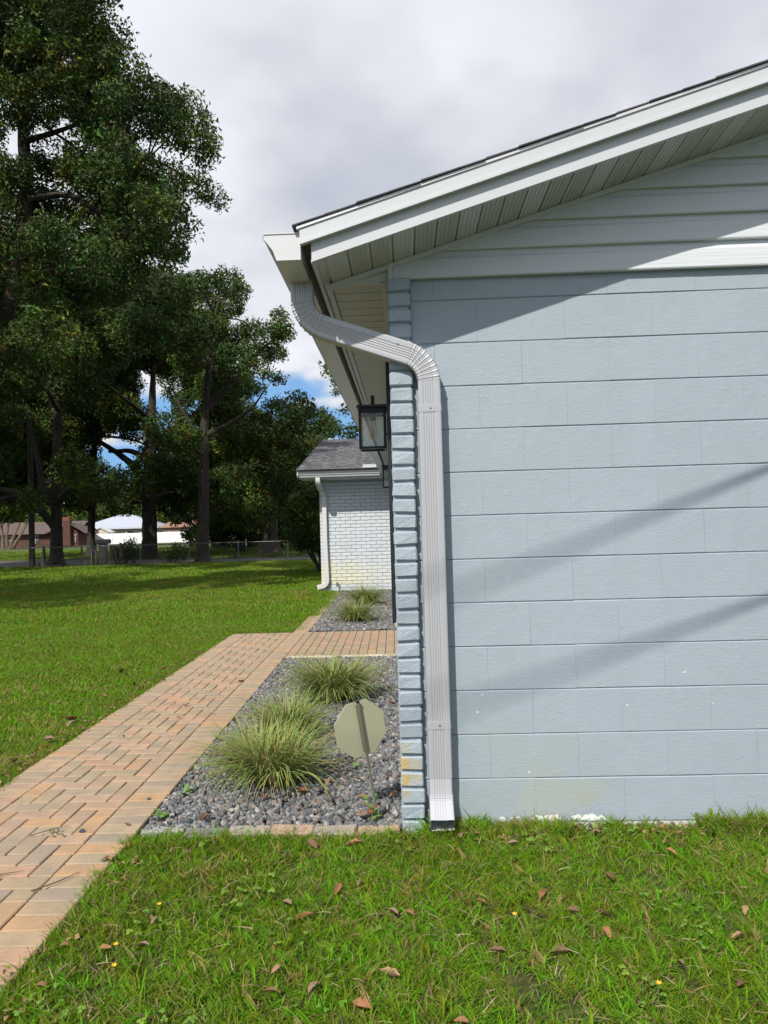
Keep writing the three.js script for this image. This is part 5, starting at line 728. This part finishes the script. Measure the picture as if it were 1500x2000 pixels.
tree('oak_tree', 'dark bushy oak left of the brick wing roof', P_T4t, [], P_T4, 1005, { geos: sprigsFar, density: 210, size: 1.2, gap: 0.34 }, TG);
tree('oak_tree', 'thin branched tree showing past the white gutter above the wing roof', P_T5t, [], P_T5, 1006, { geos: sprigsFar, density: 330, size: 0.8, gap: 0.36 }, TG);
tree('oak_tree', 'dark oak standing back between the forked oak and the thick trunk', P_T7t, [], P_T7, 1010, { geos: sprigsFar, density: 150, size: 1.4, gap: 0.34 }, TG);
tree('oak_tree', 'dark oak standing back to the right of the straight trunk', P_T8t, [], P_T8, 1011, { geos: sprigsFar, density: 170, size: 1.4, gap: 0.34 }, TG);
{ const r = rng(66), cl = Array.from({ length: 34 }, () => { const a = r() * 6.28, q = Math.sqrt(r()) * 4.6; return [-13.2 + Math.cos(a) * q, 7 + r() * 3.6, -11.5 + Math.sin(a) * q * 0.9, 0.8 + r() * 0.5]; }).filter((c) => c[0] + c[3] < 0.6 * c[2] - 0.6);
  tree('oak_tree', 'oak beyond the left edge that shades the middle of the lawn', [[-13.4, 0, -11.5, 0.4], [-13.4, 3, -11.5, 0.28], [-13.2, 6, -11.5, 0.2], [-13.2, 9, -11.5, 0.08]], [], cl, 1012, { geos: sprigs, density: 380, size: 1.3, gap: 0.36 }, TG); }
{ const r = rng(67), cl = Array.from({ length: 60 }, () => { const a = r() * 6.28, q = Math.sqrt(r()) * 5.4; return [-22.5 + Math.cos(a) * q, 8 + r() * 6, -28 + Math.sin(a) * q * 1.15, 1.0 + r() * 0.7]; }).filter((c) => c[0] + c[3] < 0.6 * c[2] - 0.5);
  tree('oak_tree', 'oak beyond the left edge that shades the forked oak and the pole', [[-23.5, 0, -28, 0.5], [-23.4, 3, -28, 0.36], [-23, 7, -28, 0.26], [-22.6, 12, -28, 0.1]], [], cl, 1014, { geos: sprigsFar, density: 190, size: 1.2, gap: 0.34 }, TG); }
tree('oak_tree', 'oak rooted beyond the left edge whose dark lower boughs shade the fence', P_T9t, [], P_T9, 1013, { geos: sprigsFar, density: 300, size: 0.95, gap: 0.34 }, TG);
tree('pine_tree', 'reddish trunked tree among dark foliage beyond the road', P_T6t, [], P_T6, 1007, { geos: sprigsFar, density: 120, size: 2.0, gap: 0.33, bark: mat({ map: barkTex, roughness: 0.95 }, [0.30, 0.18, 0.13]) }, 'trees beyond the road');
tree('ligustrum_tree', 'rounded evergreen with several stems beside the brick wing', P_ligt[0], P_ligt.slice(1), P_lig, 1008, { geos: sprigs, density: 1500, size: 1.25, gap: 0.18 });
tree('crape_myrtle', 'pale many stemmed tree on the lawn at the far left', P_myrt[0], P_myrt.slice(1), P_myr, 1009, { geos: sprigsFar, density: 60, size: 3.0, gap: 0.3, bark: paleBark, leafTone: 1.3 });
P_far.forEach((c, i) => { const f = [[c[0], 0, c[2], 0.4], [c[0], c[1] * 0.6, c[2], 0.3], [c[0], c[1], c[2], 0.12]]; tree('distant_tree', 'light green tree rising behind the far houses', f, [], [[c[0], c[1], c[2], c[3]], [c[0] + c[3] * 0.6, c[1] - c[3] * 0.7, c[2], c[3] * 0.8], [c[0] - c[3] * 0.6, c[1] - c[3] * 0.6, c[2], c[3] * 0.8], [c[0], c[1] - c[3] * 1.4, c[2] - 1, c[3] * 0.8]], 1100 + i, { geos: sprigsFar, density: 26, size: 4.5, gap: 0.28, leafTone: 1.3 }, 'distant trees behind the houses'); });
['leafy shrub tangled in the fence left of the thick oak trunk', 'shrub along the fence between the two oak trunks', 'low scrub at the foot of the forked oak', 'dark shrub beside the white vinyl fence', 'row of dark shrubs under the trees beyond the road'].forEach((lab, i) => {
  const c = P_bush[i], r = rng(1200 + i), b = c[0], t = thing('shrub', lab, 'shrub', [b[0], 0, b[2]], 'shrubs near the fence and road'), rel = (p) => [p[0] - b[0], p[1], p[2] - b[2], p[3]];
  mesh('stem', merge(c.flatMap(([x, y, z, R]) => [0, 1, 2].map((k) => tube([rel([x + (r() - 0.5) * R, 0, z, 0.02]), rel([x + (r() - 0.5) * R * 0.5, y * 0.6, z, 0.014]), rel([x + (r() - 0.5) * R, y + R * 0.4, z, 0.005])], 5, 5, 0.1, k + i)))), bark, t).userData.kind = 'stuff';
  crown(t, c.map(rel), 1250 + i, { geos: sprigsFar, density: i < 3 ? 420 : 120, size: i < 3 ? 0.7 : 2, gap: 0.33 });
});
// ---------------------------------------------------------------- across the lawn and the road
{
  const wood = mat({ map: barkTex, roughness: 0.95 }, [0.05, 0.042, 0.028]), p = thing('utility_pole', 'weathered wooden utility pole left of the forked oak', 'pole', [-17.67, 0, -33.2]);
  const g = new THREE.CylinderGeometry(0.11, 0.14, 7.0, 12); g.translate(0, 3.5, 0); mesh('shaft', g, wood, p); mesh('ground_wire', cbox(0.02, 4.5, 0.012, 0.002, 0.03, 2.3, 0.135), H.dark, p);
}
// chain link fence: posts, rail and woven wire
{
  const f = thing('chain_link_fence', 'low chain link fence with metal posts at the back of the lawn', 'fence', [-10.2, 0, -33.0]), m = mat({ roughness: 0.5, metalness: 0.4 }, [0.13, 0.13, 0.12]), x0 = -8.4, x1 = 9.6;
  for (let x = -6.85; x < x1; x += 2.3) { const g = new THREE.CylinderGeometry(0.03, 0.03, 1.0, 8); g.translate(x, 0.48, 0); mesh('post', g, m, f); const c = new THREE.SphereGeometry(0.036, 8, 6); c.translate(x, 0.99, 0); mesh('post_cap', c, m, f); }
  const rail = new THREE.CylinderGeometry(0.022, 0.022, x1 - x0, 8); rail.rotateZ(Math.PI / 2); rail.translate((x0 + x1) / 2, 0.935, 0); mesh('top_rail', rail, m, f);
  const w = []; for (let x = x0 - 0.9; x < x1; x += 0.09) for (const s of [-1, 1]) { const a = s > 0 ? x : x + 0.9; const g = box(0.0020, 1.27, 0.0020); g.rotateZ(-s * 0.785); g.translate(a + s * 0.45, 0.46, s * 0.002); w.push(g); }
  mesh('wire_mesh', merge(w), m, f).userData.kind = 'stuff';
  // leaning old pickets and a mailbox column by the forked oak
  const old = mat({ map: barkTex, roughness: 0.95 }, [0.10, 0.085, 0.065]), lst = [[-16.98, 0.05], [-16.72, -0.03], [-15.25, 0], [-14.75, 0.04], [-14.6, -0.02], [-13.95, -0.06], [-13.8, 0.02], [-13.62, 0.07], [-13.45, -0.05], [-13.3, 0.09]];
  const pk = thing('picket_row', 'row of dark leaning fence pickets beside the forked oak trunk', 'pickets', [-15.2, 0, -33.1]); lst.forEach(([x, a], i) => { const g = cbox(0.07, 1.0 + 0.1 * hash2(i, 1, 1), 0.05, 0.006, 0, 0.46, 0); const q = mesh('picket', g, old, pk); q.position.x = x + 15.2; q.rotation.z = a; });
  const mb = thing('mailbox_column', 'pale stone mailbox column standing behind the dark pickets', 'mailbox', [-15.3, 0, -35.6]); mesh('column', cbox(0.36, 1.0, 0.36, 0.02, 0, 0.5, 0), mat({ map: grainTex, roughness: 0.9 }, [0.36, 0.32, 0.27]), mb); mesh('cap', cbox(0.62, 0.24, 0.55, 0.05, 0, 1.12, 0), mat({ map: grainTex, roughness: 0.9 }, [0.30, 0.28, 0.25]), mb);
}
// ranch house of brown brick, colour darkened for tree shade, with its chimney
{
  const h = thing('brick_house', 'low brown brick house, darkened for tree shade, with a chimney across the road', 'house', [-60, 0, -112]), bm = mat({ map: tex(256, 256, (u, v) => { const row = Math.floor(v * 24), a = (u * 9 + (row % 2) * 0.5) % 1, b = (v * 24) % 1; const j = a < 0.05 || b < 0.14, t = hash2(Math.floor(u * 9 + (row % 2) * 0.5), row, 4); return j ? [0.5, 0.45, 0.4] : [0.30 + 0.2 * t, 0.19 + 0.10 * t, 0.15 + 0.08 * t]; }, true, [0.5, 0.5]), roughness: 0.9 }, [0.6, 0.6, 0.6]), rm = mat({ map: grainTex, roughness: 0.9 }, [0.13, 0.09, 0.08]), wn = mat({ roughness: 0.3 }, [0.05, 0.05, 0.06]);
  mesh('wall', uvm(box(16, 2.3, 6, 0.3, 1.15, -3)), bm, h); mesh('roof', prism([[-9, 0], [-0.1, 0], [-0.1, 0.1], [-9, 0.1]], 0, 0.1), rm, h).visible = true;
  const sl = new THREE.BufferGeometry(); sl.setAttribute('position', new THREE.Float32BufferAttribute([-9, 2.0, 0.8, 8, 2.0, 0.8, 8, 4.0, -3.5, -9, 4.0, -3.5, -9, 2.0, -7.5, 8, 2.0, -7.5], 3)); sl.setIndex([0, 1, 2, 0, 2, 3, 3, 2, 5, 3, 5, 4]); mesh('main_roof', flat(sl), rm, h);
  // forward gable
  const gb = mesh('gable', prism([[4.4, 0], [8.4, 0], [8.4, 2.0], [7.27, 3.3], [4.4, 2.0]], 0.1, 1.2), bm, h);
  mesh('gable_roof', merge([prism([[3.4, 1.95], [7.27, 3.42], [7.27, 3.58], [3.4, 2.1]], -3, 1.8), prism([[7.27, 3.42], [9.9, 1.85], [9.9, 2.0], [7.27, 3.58]], -3, 1.8)]), rm, h);
  const ch = mesh('chimney', uvm(cbox(1.15, 4.2, 0.7, 0.03, 6.9, 2.1, 1.55)), bm, h); mesh('chimney_cap', cbox(1.7, 0.7, 0.9, 0.05, 6.5, 4.15, 1.5), mat({ map: grainTex, roughness: 0.9 }, [0.24, 0.09, 0.06]), ch);
  for (const [x, y, w, hh] of [[5.45, 1.1, 0.8, 1.3], [1.0, 1.1, 1.1, 1.3], [-3, 1.1, 1.3, 1.2], [8.0, 1.1, 0.35, 1.2]]) { const q = mesh('window', box(w, hh, 0.06, x, y, x > 4 ? 1.22 : 0.03), wn, h); mesh('frame', merge([box(w + 0.1, 0.08, 0.05, x, y + hh / 2, x > 4 ? 1.27 : 0.08), box(0.06, hh, 0.05, x, y, x > 4 ? 1.27 : 0.08), box(w, 0.05, 0.05, x, y, x > 4 ? 1.275 : 0.085)]), H.trim, q); }
  h.children.filter((c) => c.name === 'roof').forEach((c) => h.remove(c));
}
// white vinyl fence
{
  const f = thing('vinyl_fence', 'bright white vinyl privacy fence beside the far houses', 'fence', [-53.2, 0, -116]), m = mat({ roughness: 0.5 }, [0.82, 0.82, 0.82]);
  for (let k = 0; k < 9; k++) { mesh('panel', cbox(2.2, 1.72, 0.05, 0.01, 1.2 + k * 2.4, 0.9, 0), m, f); mesh('post', cbox(0.15, 1.9, 0.15, 0.01, k * 2.4, 0.95, 0), m, f); }
}
// house with pale metal hip roof, shed, and pink brick house
{
  const h = thing('white_roof_house', 'house with a pale metal hip roof behind the white fence', 'house', [-58, 0, -140]), rm = mat({ roughness: 0.35, metalness: 0.2 }, [0.42, 0.45, 0.52]), wl = mat({ roughness: 0.8 }, [0.42, 0.38, 0.30]);
  mesh('wall', box(13, 2.7, 9, 1, 1.35, -5), wl, h);
  const g = new THREE.BufferGeometry(); g.setAttribute('position', new THREE.Float32BufferAttribute([-7.8, 2.95, 0.3, 9, 2.95, 0.3, 9, 2.95, -10.5, -7.8, 2.95, -10.5, -0.6, 5.75, -5, 1.5, 5.75, -5], 3)); g.setIndex([0, 1, 5, 0, 5, 4, 1, 2, 5, 2, 3, 4, 2, 4, 5, 3, 0, 4]); mesh('roof', flat(g), rm, h); mesh('eave_fascia', box(16.9, 0.28, 0.12, 0.6, 2.85, 0.36), H.trim, h);
  for (const x of [-3.5, 3.2, 5.6]) { const w = mesh('window', box(1.2, 1.1, 0.06, x, 1.7, -0.48), H.black, h); mesh('frame', box(1.4, 0.1, 0.08, x, 2.28, -0.46), H.trim, w); }
  const s = thing('garden_shed', 'small cream gabled shed above the white fence', 'shed', [-54.2, 0, -125]); mesh('wall', prism([[-1.45, 0], [1.45, 0], [1.45, 1.95], [0, 2.7], [-1.45, 1.95]], -2, 0), mat({ roughness: 0.8 }, [0.52, 0.48, 0.36]), s); mesh('roof', merge([prism([[-1.8, 1.9], [0, 2.82], [0, 2.98], [-1.85, 2.05]], -2.2, 0.2), prism([[0, 2.82], [1.8, 1.9], [1.85, 2.05], [0, 2.98]], -2.2, 0.2)]), H.trim, s); mesh('door', box(0.9, 1.8, 0.05, 0, 0.95, 0.03), H.siding, s);
  const p = thing('pink_brick_house', 'sunlit pinkish brick house seen between the oak trunks', 'house', [-40.5, 0, -128]); mesh('wall', box(7, 2.6, 6, 0, 1.3, -3), mat({ map: grainTex, roughness: 0.9 }, [0.42, 0.24, 0.18]), p); const pr = new THREE.BufferGeometry(); pr.setAttribute('position', new THREE.Float32BufferAttribute([-4.2, 2.6, 0.5, 4.2, 2.6, 0.5, 2.6, 4.1, -3, -2.6, 4.1, -3, -4.2, 2.6, -6.5, 4.2, 2.6, -6.5], 3)); pr.setIndex([0, 1, 2, 0, 2, 3, 3, 2, 5, 3, 5, 4, 1, 5, 2, 0, 3, 4]); mesh('roof', flat(pr), mat({ map: grainTex, roughness: 0.9 }, [0.34, 0.19, 0.13]), p); const w = mesh('window', box(1.3, 1.1, 0.06, 1, 1.5, 0.04), H.black, p); mesh('frame', box(1.5, 0.1, 0.08, 1, 2.1, 0.05), H.trim, w);
  const c = thing('waste_cart', 'dark blue wheeled waste cart in the shade beyond the road', 'waste cart', [-13.6, 0, -62]), cm = mat({ roughness: 0.5 }, [0.015, 0.02, 0.09]); mesh('bin', prism([[-0.3, 0.1], [0.3, 0.1], [0.38, 1.05], [-0.38, 1.05]], -0.35, 0.35), cm, c); mesh('lid', cbox(0.84, 0.07, 0.85, 0.02, 0, 1.09, 0), cm, c); for (const s of [-1, 1]) { const wg = new THREE.CylinderGeometry(0.13, 0.13, 0.06, 14); wg.rotateZ(Math.PI / 2); wg.translate(s * 0.3, 0.13, -0.35); mesh('wheel', wg, H.black, c); }
}
// overhead service cables behind the viewer: their soft shadows cross the block wall
{
  const l = [-0.43, 1.115, 1], m = mat({ roughness: 0.7 }, [0.02, 0.02, 0.02]);
  const cable = (A, B, ta, tb, lab) => { const a = A.map((q, i) => q + l[i] * ta), b = B.map((q, i) => q + l[i] * tb), ex = 0.9, c = a.map((q, i) => q + (q - b[i]) * ex), o = mesh('service_cable', tube([[0, 0, 0, 0.0115], ...[b, a, c].map((p, i) => [p[0] - b[0], p[1] - b[1], p[2] - b[2], 0.0115]).slice(1)], 8, 24, 0, 1), m); o.position.set(...b); tag(o, lab, 'cable', 'overhead service cables'); };
  cable([0.672, 1.256, -3.357], [1.90, 1.71, -3.357], 5.8, 1.4, 'upper overhead cable that casts the darker slanting wall shadow');
  cable([0.464, 0.64, -3.357], [1.90, 1.11, -3.357], 7.2, 1.8, 'lower overhead cable that casts the fainter slanting wall shadow');
}
scene.traverse((o) => { if (o.isMesh) { o.castShadow = true; o.receiveShadow = true; } });
renderer.render(scene, camera);
